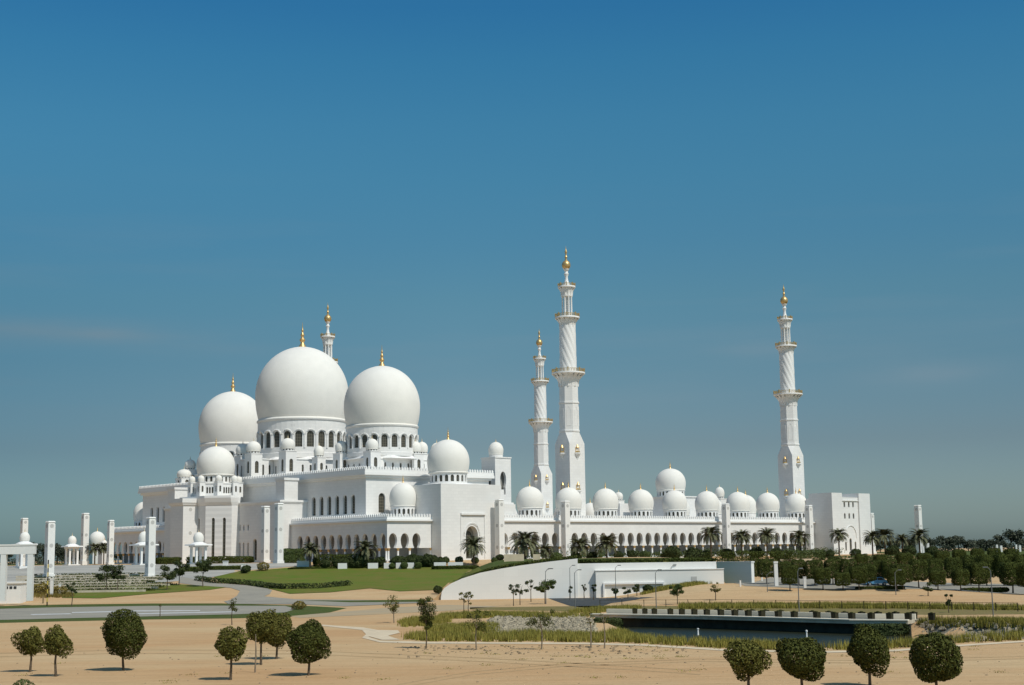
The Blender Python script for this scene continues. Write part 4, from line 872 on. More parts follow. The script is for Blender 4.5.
# lower projecting block and its piers on the long shaded side
loL = [(v, arch(9.2, 13.5, .5)) for v in (56.6, 59.3, 61.6)] + [(52.4, arch(8.4, 13.8, 1.15)), (44, arch(9.2, 13.5, .5))]
hiL = [(v, arch(17.9, 19.3, .4)) for v in (44, 56.6, 59.3, 61.6)]
b_, S_, W_ = blockwalls(H, -90, -80.05, 37.7, 112, 3, 17.5, (), loL, roof=False, name='side_block')
for c, ol in loL: pane(W_, c, ol, .64, H, bars=(2, 6))
b_, S_, W_ = blockwalls(H, -90, -80.05, 37.7, 112, 17.503, 27.0, (), hiL, name='side_block')
for c, ol in hiL: pane(W_, c, ol, .64, H, bars=None)
mb = MB(); cornice(mb, -90, -80.3, 37.7, 112, 26.4, .5, .45); part('cornice', mb, 'trim', H)
for vv in (37.9, 108):
    mb = MB(); mb.box(-88.4, -83.4, vv, vv + 5, 27.0, 33.2); mb.box(-88.7, -83.1, vv - .3, vv + 5.3, 33.203, 34.0); part('pier', mb, 'marble', H)
mb = MB(); mb.box(-104.3, -98.93, 73.2, 81.5, 3, 26.4); mb.box(-104.6, -98.6, 72.9, 81.8, 26.403, 27.2, taper=-.3); mb.box(-105.0, -98.3, 72.5, 82.2, 27.205, 28.6)
part('pier', mb, 'marble', H)
for z in (25.0, 17.4, 9.9):
    mb = MB(); mb.add([(-101.6 + .6 * cos(2 * pi * k / 12), 73.17, z + .6 * sin(2 * pi * k / 12)) for k in range(12)], [tuple(range(12))]); part('medallion', mb, 'medal', H)
# octagonal bay with its own dome
OC, OR = (-91.0, 75.8), 12.4
a0 = pi / 8
def ocorner(k, r): return (OC[0] + r * cos(pi + a0 + k * pi / 4), OC[1] + r * sin(pi + a0 + k * pi / 4))
mb = MB(); slots = []
BP = [(-89.95, 62.2), (-92.8, 62.2), (-98.9, 68.3), (-98.9, 83.1), (-92.8, 89.2), (-89.95, 89.2)]
for k in range(5):
    A_, Bc = BP[k], BP[k + 1]; ln = math.hypot(Bc[0] - A_[0], Bc[1] - A_[1]); dx, dy = (Bc[0] - A_[0]) / ln, (Bc[1] - A_[1]) / ln; nx_, ny_ = dy, -dx
    pos = (lambda s, d, z, A_=A_, dx=dx, dy=dy, nx_=nx_, ny_=ny_: (A_[0] + dx * s + nx_ * d, A_[1] + dy * s + ny_ * d, z))
    ol = arch(9.4, 21.6, .5); ops = [(ln * .28, ol), (ln * .70, ol)] if k in (1, 2, 3) else []
    wall(mb, pos, 0, ln, 3, 26.2, ops, .5); slots += [(pos, c, ol) for c, _ in ops]
bay = part('bay', mb, 'marble', H)
for pos, c, ol in slots: pane(pos, c, ol, .42, bay, bars=(1, 12))
mb = MB()
def grow(P, g): return [(x - g * (1 if x < -90 else 0), y + g * (.8 if y > 76 else -.8)) for x, y in P]
for (g0_, za), (g1_, zb_) in zip([(0, 26.2), (.1, 26.21), (.5, 27.2), (.9, 28.6), (.9, 29.3)], [(.1, 26.21), (.5, 27.2), (.9, 28.6), (.9, 29.3), (-1, 29.32)]):
    pa, pb = grow(BP, g0_), grow(BP, g1_)
    for k in range(5): mb.quad((*pa[k], za), (*pa[k + 1], za), (*pb[k + 1], zb_), (*pb[k], zb_))
mb.add([(*p, 29.31) for p in grow(BP, -.9)], [tuple(range(6))]); part('bay_cornice', mb, 'trim', bay)
mb = MB(); ol = arch(30.3, 32.0, .3); pr_ = 7.7; slots = []
for k in range(8):
    a, b = [(OC[0] + pr_ * cos(a0 + q * pi / 4), OC[1] + pr_ * sin(a0 + q * pi / 4)) for q in (k, k + 1)]
    ln = math.hypot(b[0] - a[0], b[1] - a[1]); dx, dy = (b[0] - a[0]) / ln, (b[1] - a[1]) / ln
    pos = (lambda s, d, z, a=a, dx=dx, dy=dy: (a[0] + dx * s - dy * d, a[1] + dy * s + dx * d, z))
    ops = [(ln * t, ol) for t in (.2, .35, .5, .65, .8)]; wall(mb, pos, 0, ln, 29.2, 33.4, ops, .3); slots += [(pos, c) for c, _ in ops]
mb.lathe(*OC, [(pr_, 33.4), (pr_ + .2, 33.41), (pr_ + .2, 33.7), (5, 33.9)], 8, a0=a0)
up = part('bay_upper', mb, 'marble', H)
for pos, c in slots: pane(pos, c, ol, .25, up, bars=None)
drum(H, OC[0], OC[1], 5.5, 33.7, 36.4, 20, 34.2, 35.5, .42, .3, hood=False, bars=None)
dome(H, OC[0], OC[1], 36.5, 6.35, 9.7, .85, 64)
for k in range(8):
    a = a0 + k * pi / 4; turret(H, OC[0] + 7.7 * cos(a), OC[1] + 7.7 * sin(a), 29.3, 33.9, 36.2, 2.1, 1.12, fin=.18)

# ---------------------------------------------------------------- arcaded buildings
def columns(parent, posl, zc0=9.0, zc1=11.3):
    for (x, y) in posl:
        mb = MB(); mb.lathe(x, y, [(.42, 7.6), (.42, 8.1), (.30, 8.3), (.28, zc1 - .7), (.30, zc1 - .68)], 10); c = part('column', mb, 'trim', parent, True)
        mb = MB(); mb.lathe(x, y, [(.31, zc1 - .75), (.40, zc1 - .6), (.36, zc1 - .3), (.58, zc1)], 10); part('capital', mb, 'gold', c, True)
def arcade_front(parent, pos, s0, s1, z1, first, sp, key=1.5, neck=.86, depth=8, zt_=15.6, colp=None):
    cs = []; c = first
    while c < s1 - 1.6:
        if c > s0 + 1.6: cs.append(c)
        c += sp
    mb = MB(); ol = keyhole(11.3, 11.45, zt_, neck, key); wall(mb, pos, s0, s1, 11.3, z1, [(c, ol) for c in cs], .9, back=True)
    e = [s0] + [(a + b) / 2 for a, b in zip(cs, cs[1:])] + [s1]
    for i, c in enumerate(cs): 
        for a, b in ((e[i], c - neck * 1.12), (c + neck * 1.12, e[i + 1])): mb.quad(pos(a, 0, 11.3), pos(b, 0, 11.3), pos(b, .9, 11.3), pos(a, .9, 11.3))
    part('arch_wall', mb, 'marble', parent)
    columns(parent, [pos(x, .45, 0)[:2] for x in e])
    return cs
# south arcade
AR = bt('arcade', 'long white arcade of keyhole arches and gilded capitals between the minarets', 'arcade')
S_ = pS(-14)
cs = arcade_front(AR, S_, -46.2, 117.8, 19.0, -24.9 - 4.3 * 4, 4.3)
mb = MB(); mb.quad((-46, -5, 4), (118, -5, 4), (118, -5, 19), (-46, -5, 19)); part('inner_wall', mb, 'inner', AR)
mb = MB(); mb.box(-46.2, 117.8, -14, 3, 19.003, 19.9); mb.box(-46.2, 118.6, -14.7, 3.4, 19.1, 19.6); mb.quad((117.8, -14, 4), (117.8, 3, 4), (117.8, 3, 19), (117.8, -14, 19)); part('cornice', mb, 'trim', AR)
mb = MB(); mb.box(-46.2, 117.8, -14.2, 3, 3, 7.9); mb.box(-46.2, 117.8, -15.4, -14.21, 3, 7.6); part('plinth', mb, 'marble', AR)
parapet(AR, -46.2, 117.8, -14.0, 3, 19.903, .95, sides='S', base=.45)
for k in range(9):
    u = -24.0 + 17.2 * k; dome(AR, u, -6, 23.6, 4.4, 7.0, .62, 48)
    drum(AR, u, -6, 3.95, 19.9, 23.45, 16, 20.9, 22.5, .42, .35, hood=False, bars=None, winpart=False)
# north and east arcades seen over the roof
NA = bt('arcade', 'far arcade roof with small domes on the other side of the courtyard', 'arcade')
mb = MB(); mb.box(-30, 134, 140, 163, 3, 20.5); part('wall', mb, 'marble', NA)
for k in range(9): dome(NA, -24 + 17.2 * k, 149, 23.6, 4.15, 7.0, .6, 32); mb = MB(); mb.lathe(-24 + 17.2 * k, 149, [(3.8, 20.5), (3.8, 23.5)], 24); part('drum', mb, 'marble', NA)
EA = bt('arcade', 'cross arcade with small domes at the right side of the courtyard', 'arcade')
mb = MB(); mb.box(98, 133, 3.2, 139.9, 3, 20.5); part('wall', mb, 'marble', EA)
for k in range(8):
    if k in (3, 4): continue
    dome(EA, 105.5, 12 + 17.2 * k, 23.6, 4.15, 7.0, .6, 32); mb = MB(); mb.lathe(105.5, 12 + 17.2 * k, [(3.8, 20.5), (3.8, 23.5)], 24); part('drum', mb, 'marble', EA)
EG = bt('entrance_hall', 'tall grey-shaded hall block under a big dome rising behind the arcade', 'mosque building')
mb = MB(); mb.box(113, 138, 56.5, 80, 20.5, 31.6); mb.box(112.6, 138.4, 56.1, 80.4, 31.603, 32.1); part('wall', mb, 'marble', EG)
drum(EG, 125.3, 69.0, 5.9, 32.1, 34.9, 20, 32.7, 34.0, .5, .35, hood=False, bars=None); dome(EG, 125.3, 69.0, 35.0, 6.45, 9.4, .85, 64)
turret(EG, 112.4, 87.5, 20.5, 31.2, 34.9, 3.4, 1.9, win=False); turret(EG, 140, 54.5, 20.5, 31, 36.2, 4.4, 2.05, win=False)
mb = MB(); mb.box(110.4, 116.4, 85, 90, 20.5, 29.95); part('side_block', mb, 'marble', EG)

# annexes
def annex(v0, v1, u0, u1, label, dc, sN=False):
    o = bt('annex', label, 'mosque building')
    Sx = pS(v0); Wx = pW(u0)
    f = arcade_front(o, Wx, v0, v1, 19.0, v0 + 2.25, 4.3)
    if not sN: arcade_front(o, Sx, u0 + .01, u1, 19.0, -83.9 + .0, 4.3)
    else:
        mb = MB(); mb.quad((u0, v0, 4), (u1, v0, 4), (u1, v0, 19), (u0, v0, 19)); part('end_wall', mb, 'marble', o)
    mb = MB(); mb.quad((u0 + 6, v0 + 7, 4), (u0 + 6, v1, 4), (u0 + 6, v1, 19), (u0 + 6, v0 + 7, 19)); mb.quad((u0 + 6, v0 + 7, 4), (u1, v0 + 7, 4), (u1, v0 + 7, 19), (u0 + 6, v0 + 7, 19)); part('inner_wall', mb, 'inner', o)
    mb = MB(); mb.box(u0, u1, v0, v1, 19.003, 19.9); mb.box(u0 - .7, u1, v0 - .7, v1, 19.1, 19.6); part('cornice', mb, 'trim', o)
    mb = MB(); mb.box(u0 - .2, u1, v0 - .2, v1, 3, 7.9); part('plinth', mb, 'marble', o)
    parapet(o, u0, u1, v0, v1, 19.903, .95, sides='SW', base=.45)
    if dc:
        dome(o, dc[0], dc[1], 23.9, 4.15, 7.1, .62, 48); drum(o, dc[0], dc[1], 3.75, 19.9, 23.75, 16, 20.9, 22.6, .42, .35, hood=False, bars=None, winpart=False)
    return o
annex(-12.7, 37.6, -86, -69.6, 'low white annex with keyhole arches left of the tall entrance', (-72.0, -2.0))
annex(112.1, 163, -86, -70, 'low shaded annex at the far left end of the mosque', (-74.0, 157.5), True)
# tall entrance block with dome
ET = bt('entrance_block', 'plain tall white entrance block with a pointed doorway and its own dome', 'mosque building')
eo = arch(8.0, 14.9, 2.35, 1.15, 10); S_ = pS(-17.2)
mb = MB(); wall(mb, S_, -69.6, -46.3, 3, 30.1, [(-57.8, eo)], 2.2)
mb.quad((-69.6, -17.2, 3), (-69.6, 5.9, 3), (-69.6, 5.9, 30.1), (-69.6, -17.2, 30.1)); mb.quad((-46.3, -17.2, 3), (-46.3, 5.9, 3), (-46.3, 5.9, 30.1), (-46.3, -17.2, 30.1)); mb.quad((-69.6, -17.2, 30.1), (-46.3, -17.2, 30.1), (-46.3, 5.9, 30.1), (-69.6, 5.9, 30.1))
for q in (1.25, 1.36):
    mb.tube([S_(-57.8 + 2.35 * q * cos(a), -.05, 14.9 + 2.35 * 1.15 * q * sin(a)) for a in [pi * k / 14 for k in range(15)]], .16, 5)
mb.box(-62.2, -52.7, -17.75, -17.203, 20.9, 21.4); mb.box(-62.2, -61.95, -17.4, -17.203, 8, 20.897); mb.box(-52.95, -52.7, -17.4, -17.203, 8, 20.897)
part('wall', mb, 'marble', ET)
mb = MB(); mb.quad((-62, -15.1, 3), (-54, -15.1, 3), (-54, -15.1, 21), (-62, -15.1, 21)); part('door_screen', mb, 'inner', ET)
pane(pS(-15.15), -57.8, arch(8, 14.4, 1.6), 0, ET, 'door', (4, 8))
mb = MB(); mb.lathe(-57.9, -6.4, [(8.6, 30.1), (8.2, 30.5), (6.5, 30.7), (6.2, 30.72)], 8, a0=pi / 8); part('dome_base', mb, 'trim', ET)
drum(ET, -57.9, -6.4, 5.75, 30.7, 33.9, 20, 31.2, 32.7, .52, .4, hood=False, bars=None); dome(ET, -57.9, -6.4, 34.0, 6.5, 10.3, .95, 64)
mb = MB(); mb.box(-46.25, -36, -12.5, 6, 3, 24.5); part('side_block', mb, 'marble', ET)
mb = MB(); mb.box(-48.0, -31.5, -2, 5.9, 24, 29.6); part('side_block', mb, 'marble', ET)
# small domed tower behind
TW = bt('domed_tower', 'slim square tower with keyhole openings and small dome beside the entrance dome', 'tower')
tu, tv, tw_ = -22.0, 12.6, 6.9
mb = MB(); ol = keyhole(28.6, 31.0, 36.2, .9, 1.3)
for pos, a, b in ((pS(tv - tw_ / 2), tu - tw_ / 2, tu + tw_ / 2), (pW(tu - tw_ / 2), tv - tw_ / 2, tv + tw_ / 2)): wall(mb, pos, a, b, 26, 40.6, [((a + b) / 2, ol)], 1.1)
c_ = tw_ / 2; mb.quad((tu + c_, tv - c_, 26), (tu + c_, tv + c_, 26), (tu + c_, tv + c_, 40.6), (tu + c_, tv - c_, 40.6)); mb.quad((tu - c_, tv + c_, 26), (tu + c_, tv + c_, 26), (tu + c_, tv + c_, 40.6), (tu - c_, tv + c_, 40.6)); mb.box(tu - c_ - .2, tu + c_ + .2, tv - c_ - .2, tv + c_ + .2, 40.603, 41.0)
mb.box(tu - c_ - 1.4, tu + c_ + 1.4, tv - c_ - 1.4, tv + c_ + 1.4, 22.3, 25.99, taper=.9); mb.box(tu - c_ - 1.5, tu + c_ + 1.5, tv - c_ - 1.5, tv + c_ + 1.5, 6, 22.29)
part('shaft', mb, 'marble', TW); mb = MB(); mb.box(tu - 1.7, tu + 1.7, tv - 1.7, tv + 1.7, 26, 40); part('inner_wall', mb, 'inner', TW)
mb = MB(); mb.lathe(tu, tv, [(2.3, 41), (2.3, 42)], 24); part('drum', mb, 'marble', TW); dome(TW, tu, tv, 42.0, 2.5, 4.2, .3, 32)

# gatehouse at the right end
GH = bt('gatehouse', 'white gatehouse with stepped top, six small windows and a pointed blind arch', 'gatehouse')
S_ = pS(-22)
win = [(u, arch(z, z + 1.5, .5)) for u in (122.1, 124.9, 127.6) for z in (20.6,)]; win2 = [(u, arch(24.9, 26.4, .5)) for u in (122.1, 124.9, 127.6)]
lowd = [(122.0, arch(8.6, 11.4, .5)), (125.0, arch(8.6, 12.4, .7)), (128.0, arch(8.6, 11.4, .5))]
mb = MB(); wall(mb, S_, 120.0, 130.6, 3, 18.5, lowd, .5); wall(mb, S_, 120.0, 130.6, 18.5, 23.5, win, .5); wall(mb, S_, 120.0, 130.6, 23.5, 28.6, win2, .5)
mb.box(113.6, 119.99, -22.6, -12, 3, 30.2); mb.box(130.61, 137.8, -22.6, -12, 3, 30.2); mb.box(113.6, 137.8, -11.99, -10.6, 3, 28.4); mb.quad((120, -22, 28.6), (130.6, -22, 28.6), (130.6, -12, 28.6), (120, -12, 28.6)); mb.box(120.0, 130.6, -22.35, -22.003, 27.2, 27.55)
mb.tube([S_(125.3 + 3.6 * cos(a), -.05, 13.4 + 4.6 * sin(a)) for a in [pi * k / 14 for k in range(15)]], .22, 5)
part('wall', mb, 'marble', GH)
for c, ol in win + win2 + lowd: pane(S_, c, ol, .44, GH, bars=None)


Ps = []; Nn = []; rr = random.Random(12)
for k in range(150):
    u = rr.uniform(-40, 116); v = -22 + rr.uniform(-2.5, 2.5); x, y = W(u, v); hgt = rr.uniform(.8, 2.6); rad = rr.uniform(.9, 1.9)
    for _ in range(75):
        d = Vector((rr.gauss(0, 1), rr.gauss(0, 1), rr.gauss(0, 1))).normalized(); Ps.append((x + d.x * rad, y + d.y * rad, 7.5 + hgt * .5 + d.z * hgt * .6)); Nn.append(tuple(d))
o = link('shrubbery', leafmesh('shrubbery', np.array(Ps), np.array(Nn), .42, 'shrub', 77)); tag(o, 'uneven green shrubbery planted along the foot of the long arcade', 'shrubs', None, 'stuff')

# ---------------------------------------------------------------- minarets
def minaret(u, v, label):
    o = bt('minaret', label, 'minaret', 'four tall minarets of the mosque', u, v); s = 3.5
    mb = MB(); mb.box(-s, s, -s, s, 6, 45.5)
    oc = [(3.25 * cos(pi / 8 + k * pi / 4) / cos(pi / 8), 3.25 * sin(pi / 8 + k * pi / 4) / cos(pi / 8)) for k in range(8)]
    sq = [(s, s * .42), (s * .42, s), (-s * .42, s), (-s, s * .42), (-s, -s * .42), (-s * .42, -s), (s * .42, -s), (s, -s * .42)]
    cor = [(s, s), (-s, s), (-s, -s), (s, -s)]
    vs = [(x, y, 45.5) for x, y in sq] + [(x, y, 49.4) for x, y in oc]
    mb.add(vs, [(i, (i + 1) % 8, 8 + (i + 1) % 8, 8 + i) for i in range(8)])
    for k in range(4):
        a, b, c = sq[2 * k], sq[2 * k + 1], cor[k]; mb.add([(*a, 45.5), (*b, 45.5), (*c, 45.5), (*oc[2 * k], 49.4), (*oc[2 * k + 1], 49.4)], [(0, 2, 3), (2, 1, 4), (2, 4, 3)])
    mb.box(-s - .12, s + .12, -s - .12, s + .12, 8, 9.2)
    part('base', mb, 'marble', o)
    r8 = 3.25 / cos(pi / 8); P = [(r8, 49.4), (r8 * 1.06, 49.5), (r8 * 1.06, 50.1), (r8, 50.2), (r8 * .985, 59), (r8 * 1.05, 59.1), (r8 * 1.05, 59.6), (r8 * .97, 59.7), (r8 * .96, 64.8), (r8 * .9, 65)]
    mb = MB(); mb.lathe(0, 0, P, 8, a0=pi / 8)
    for k in range(8):
        a = k * pi / 4; c, q = cos(a), sin(a); R3 = 3.23
        f = [(-.75, 51.5), (.75, 51.5), (.75, 56.6), (0, 58), (-.75, 56.6)]
        mb.tube([(c * R3 - q * x, q * R3 + c * x, z) for x, z in f + f[:1]], .09, 4)
    part('octagonal_shaft', mb, 'marble', o)
    def balcony(r0, r1, z0, z1, n, rail):
        mb = MB(); h = z1 - z0; mb.lathe(0, 0, [(r0, z0), (r0 * 1.02, z0 + h * .25), (r0 + (r1 - r0) * .3, z0 + h * .55), (r0 + (r1 - r0) * .55, z0 + h * .8), (r1 * .97, z1 - .5), (r1, z1 - .48), (r1, z1 - .05), (r1 * .99, z1)], 32)
        for k in range(n):
            a = 2 * pi * k / n; d = (cos(a), sin(a))
            mb.tube([(d[0] * r0, d[1] * r0, z0), (d[0] * (r0 + .15), d[1] * (r0 + .15), z0 + h * .45), (d[0] * (r0 + (r1 - r0) * .5), d[1] * (r0 + (r1 - r0) * .5), z0 + h * .72), (d[0] * r1 * .95, d[1] * r1 * .95, z1 - .5)], .22, 5)
        b = part('balcony', mb, 'trim', o, True)
        mb = MB(); rr = r1 * .96
        mb.lathe(0, 0, [(rr - .06, z1 + rail - .12), (rr + .06, z1 + rail - .12), (rr + .06, z1 + rail), (rr - .06, z1 + rail), (rr - .06, z1 + rail - .12)], 32, cap=False)
        nn = int(2 * pi * rr / .55)
        for k in range(nn): a = 2 * pi * k / nn; mb.box(rr * cos(a) - .09, rr * cos(a) + .09, rr * sin(a) - .09, rr * sin(a) + .09, z1, z1 + rail - .12, rot=a)
        for k in range(8): a = 2 * pi * k / 8; mb.box(rr * cos(a) - .18, rr * cos(a) + .18, rr * sin(a) - .18, rr * sin(a) + .18, z1, z1 + rail + .35, rot=a)
        part('railing', mb, 'gold', b)
    balcony(3.25, 5.7, 64.9, 69.7, 16, 1.1)
    mb = MB(); n, m_ = 64, 46; vs = []
    for i in range(m_ + 1):
        z = 69.7 + 16.0 * i / m_; tt = i / m_
        for k in range(n):
            a = 2 * pi * k / n; ph = (a * 10 + z * 1.55) % (2 * pi); r = 2.72 + .20 * abs(cos(ph / 2)) ** .7 - .10 * tt; vs.append((r * cos(a), r * sin(a), z))
    mb.add(vs, [(i * n + k, i * n + (k + 1) % n, (i + 1) * n + (k + 1) % n, (i + 1) * n + k) for i in range(m_) for k in range(n)]); part('spiral_shaft', mb, 'trim', o, True)
    balcony(2.65, 4.2, 85.4, 88.8, 12, 1.0)
    mb = MB(); mb.lathe(0, 0, [(1.0, 88.8), (1.0, 96.6)], 16)
    for k in range(8): a = 2 * pi * (k + .5) / 8; mb.lathe(1.65 * cos(a), 1.65 * sin(a), [(.36, 88.8), (.28, 89.3), (.25, 95.5), (.36, 96)], 8)
    mb.lathe(0, 0, [(1.3, 95.6), (2.0, 95.9), (2.0, 96.4), (1.2, 96.6)], 16); part('lantern', mb, 'trim', o, True)
    balcony(1.9, 3.0, 96.3, 99.45, 12, .8)
    mb = MB(); mb.lathe(0, 0, [(1.25, 99.45), (1.2, 99.9), (.85, 100.6), (.55, 101.8), (.5, 102.9), (.75, 103.5), (.85, 103.8), (.55, 104.2), (.55, 104.7), (.9, 105.1), (1.0, 105.5), (.5, 105.7)], 20); part('neck', mb, 'trim', o, True)
    mb = MB(); mb.lathe(0, 0, [(.5, 105.4), (1.0, 105.6), (1.4, 106.2), (1.52, 106.9), (1.4, 107.5), (1.0, 108.1), (.45, 108.5), (.32, 109.3), (.5, 109.7), (.32, 110.1), (.22, 110.6), (.42, 111.2), (.45, 111.6), (.2, 112.2), (.12, 112.6), (.02, 113.6)], 20); part('finial', mb, 'gold', o, True)
    for z in (43.0, 30.5):
        for a in (-pi / 2, pi, 0, pi / 2):
            d = Vector((cos(a), sin(a), 0)); c = d * s
            mb = MB(); mb.lathe(c.x, c.y, [(.15, z - 2.9), (.3, z - 2.3), (.8, z - 1.5), (1.25, z - 1.0), (1.3, z - .55)], 8, a0=pi / 8); orl = part('oriel', mb, 'trim', o)
            mb = MB(); mb.lathe(c.x, c.y, [(1.0, z - .55), (1.0, z - .15), (.9, z - .05), (.25, z), (.25, z + .1)], 8, a0=pi / 8)
            for sd in (-1, 1):
                q = Vector((-d.y, d.x, 0)) * sd * .75 + d * .12 + c; mb.box(q.x - .08, q.x + .08, q.y - .08, q.y + .08, z + .1, z + 1.2)
            q = c + d * .14; mb.lathe(q.x, q.y, [(.55, z + 1.2), (.4, z + 1.5), (.06, z + 2.2)], 8); part('gilt_lattice', mb, 'gold', orl)
    return o
minaret(0, 0, 'nearest and tallest looking minaret, in the middle of the photo')
minaret(119.05, 0, 'minaret standing alone over the right end of the arcade')
minaret(119.05, 143.3, 'slimmer looking minaret just left of the nearest one')
minaret(0, 143.3, 'minaret whose top alone shows behind the biggest dome')

# ---------------------------------------------------------------- pylons
def pylon(x, y, z0, z1, label, w_=2.1, med=3):
    o = thing('pylon', (x, y, 0), label, 'pylon', 'square white pylons around the mosque', TH); s = w_ / 2
    mb = MB(); mb.box(-s, s, -s, s, z0 - 1.5, z1 - .8); mb.box(-s + .12, s - .12, -s + .12, s - .12, z1 - .797, z1 - .35); mb.box(-s - .05, s + .05, -s - .05, s + .05, z1 - .347, z1, taper=.2); mb.box(-s - .2, s + .2, -s - .2, s + .2, z0 - 1.5, z0 + .8)
    part('shaft', mb, 'white', o)
    H_ = z1 - z0
    for f in (.09, .44, .80):
        z = z1 - H_ * f
        for dx, dy in ((0, -1), (-1, 0)):
            c = Vector((dx, dy, 0)) * (s + .015); t = Vector((-dy, dx, 0)); n = 12; mb = MB()
            mb.add([tuple(c + t * .55 * cos(2 * pi * k / n) + Vector((0, 0, z + .55 * sin(2 * pi * k / n)))) for k in range(n)], [tuple(range(n))])
            part('medallion', mb, 'medal', o)
for u, v, lab in ((-49.2, -20, 'white pylon at the right corner of the tall entrance block'), (-19.8, -18, 'white pylon with dark left side beside the nearest minaret'), (58.0, -18, 'white pylon in front of the middle of the arcade'), (105.3, -18, 'white pylon near the right end of the arcade')):
    x, y = W(u, v); pylon(x, y, 7.6, 25.6, lab)
for x, yt, yb, Y, lab in ((24.5, 518, None, 520, 'pylon rising behind the small dome at the far left'), (50.5, 521, 577, 402, 'pylon on the terraces left of two slimmer ones'), (85.5, 513, 563, 500, 'slender pylon between the terraces and the far left domes'), (151, 517, 577.5, 400, 'broad white pylon in front of the shaded annex'), (265.5, 506, None, 452, 'white pylon before the shaded side block'), (279, 503, None, 432, 'white pylon touching the tall pier left of the annex'), (111, 520, None, 470, 'white pylon at the outer corner of the far left annex'), (188, 503, None, 468, 'white pylon before the corner pier of the prayer hall'), (870.5, 513, None, 600, 'pylon half hidden right of the gatehouse'), (917.5, 505, None, 560, 'lone pylon beyond the palms at the far right')):
    X, Y, z1 = ond(x, yt, Y); z0 = ond(x, yb, Y)[2] if yb else max(G(X, Y), z1 - 18)
    if x == 188: continue
    pylon(X, Y, z0, z1, lab, 2.0 if x != 111 else 1.6)

# ---------------------------------------------------------------- kiosks, hut, white frame
def kiosk(x, yr, Y, hwpx, label):
    X, Y, zr_ = ond(x, yr, Y); hw = hwpx * Y / FPX / 1.25; zb = G(X, Y)
    o = thing('kiosk', (X, Y, 0), label, 'kiosk', 'domed kiosks on the plaza', TH)
    mb = MB(); mb.box(-hw, hw, -hw, hw, zr_, zr_ + .35, taper=.1); mb.box(-hw * .7, hw * .7, -hw * .7, hw * .7, zr_ - .5, zr_ - .003); mb.lathe(0, 0, [(hw * .9, zr_ + .353), (hw * .45, zr_ + 1.0), (hw * .45, zr_ + 1.3)], 16); part('roof', mb, 'trim', o)
    mb = MB(); mb.lathe(0, 0, domeprof(hw * .52, hw * .92, zr_ + 1.2, 12), 24); d = part('dome', mb, 'domewhite', o, True); finial(d, 0, 0, zr_ + 1.2 + hw * .92, .3, 'palegold')
    for a in (-1, 1):
        for b in (-1, 1): mb = MB(); c = hw * .5; mb.box(a * c - .3, a * c + .3, b * c - .3, b * c + .3, zb - .5, zr_ - .502); part('column', mb, 'trim', o)
    mb = MB(); mb.box(-hw * .8, hw * .8, -hw * .8, hw * .8, zb - 1, zb + .3); part('base', mb, 'trim', o)
kiosk(198.5, 545.5, 440, 12.5, 'domed kiosk with a wide flat roof before the octagonal bay')
kiosk(144, 545.5, 440, 13.5, 'domed kiosk half hidden by the broad left pylon')
kiosk(72, 547, 480, 10, 'small domed kiosk left of the slender pylon')
kiosk(24.5, 545, 430, 12, 'domed kiosk behind the white portal frame at the far left')
FD = thing('domed_pavilion', (*ond(97, 545, 600)[:2], 0), 'white domed pavilion far behind the slender left pylon', 'pavilion', None, TH)
zb = ond(97, 545, 600)[2]; mb = MB(); mb.box(-3.4, 3.4, -3.4, 3.4, 5, zb - .8); part('wall', mb, 'marble', FD); drum(FD, 0, 0, 2.9, zb - .8, zb + .3, 12, zb - .6, zb - .1, .3, .2, hood=False, bars=None, winpart=False); dome(FD, 0, 0, zb + .3, 3.2, 5.2, .5, 32)
FD = thing('domed_pavilion', (*ond(104.3, 553, 560)[:2], 0), 'smaller white domed pavilion touching the far annex pylon', 'pavilion', None, TH)
zb = ond(104.3, 549, 560)[2]; mb = MB(); mb.box(-1.7, 1.7, -1.7, 1.7, 5, zb); part('wall', mb, 'marble', FD); dome(FD, 0, 0, zb, 1.75, 3.3, .3, 24)
# white portal frame at far left
Yf = 310; a = ond(32, 545.5, Yf); zb = ond(32, 591, Yf)[2]; ln = 36 * Yf / FPX
o = thing('portal_frame', (a[0], a[1], 0), 'open white portal frame with flat beam at the left edge', 'portal', None, R(4))
mb = MB(); mb.box(-ln * 1.6, .75, -.75, .75, a[2] - 1.75, a[2]); mb.box(-ln * 1.6, .85, -.85, .85, a[2] + .003, a[2] + .3); part('beam', mb, 'white', o)
for x in (-.1, -5.6, -11): mb = MB(); mb.box(x - .55, x + .55, -.7, .7, zb - 2, a[2] - 1.753); part('post', mb, 'white', o)
a = gp(10, 603.5); q = a[1] / FPX
o = thing('white_hut', a, 'low white hut with a row of dark vents at the lower left', 'hut', None, R(2)); hw = 10.3 * q; hh = 21 * q
mb = MB(); mb.box(-hw, hw, -.2, 4, -.4, hh - .35); part('wall', mb, 'white', o); mb = MB(); mb.box(-hw - .25, hw + .25, -.5, 4.3, hh - .347, hh); part('roof', mb, 'white', o)
for k in range(3): x = -.75 + k * .9; mb = MB(); mb.box(x - .3, x + .3, -.26, -.203, hh - 1.5, hh - .95); part('vent', mb, 'dark', o)
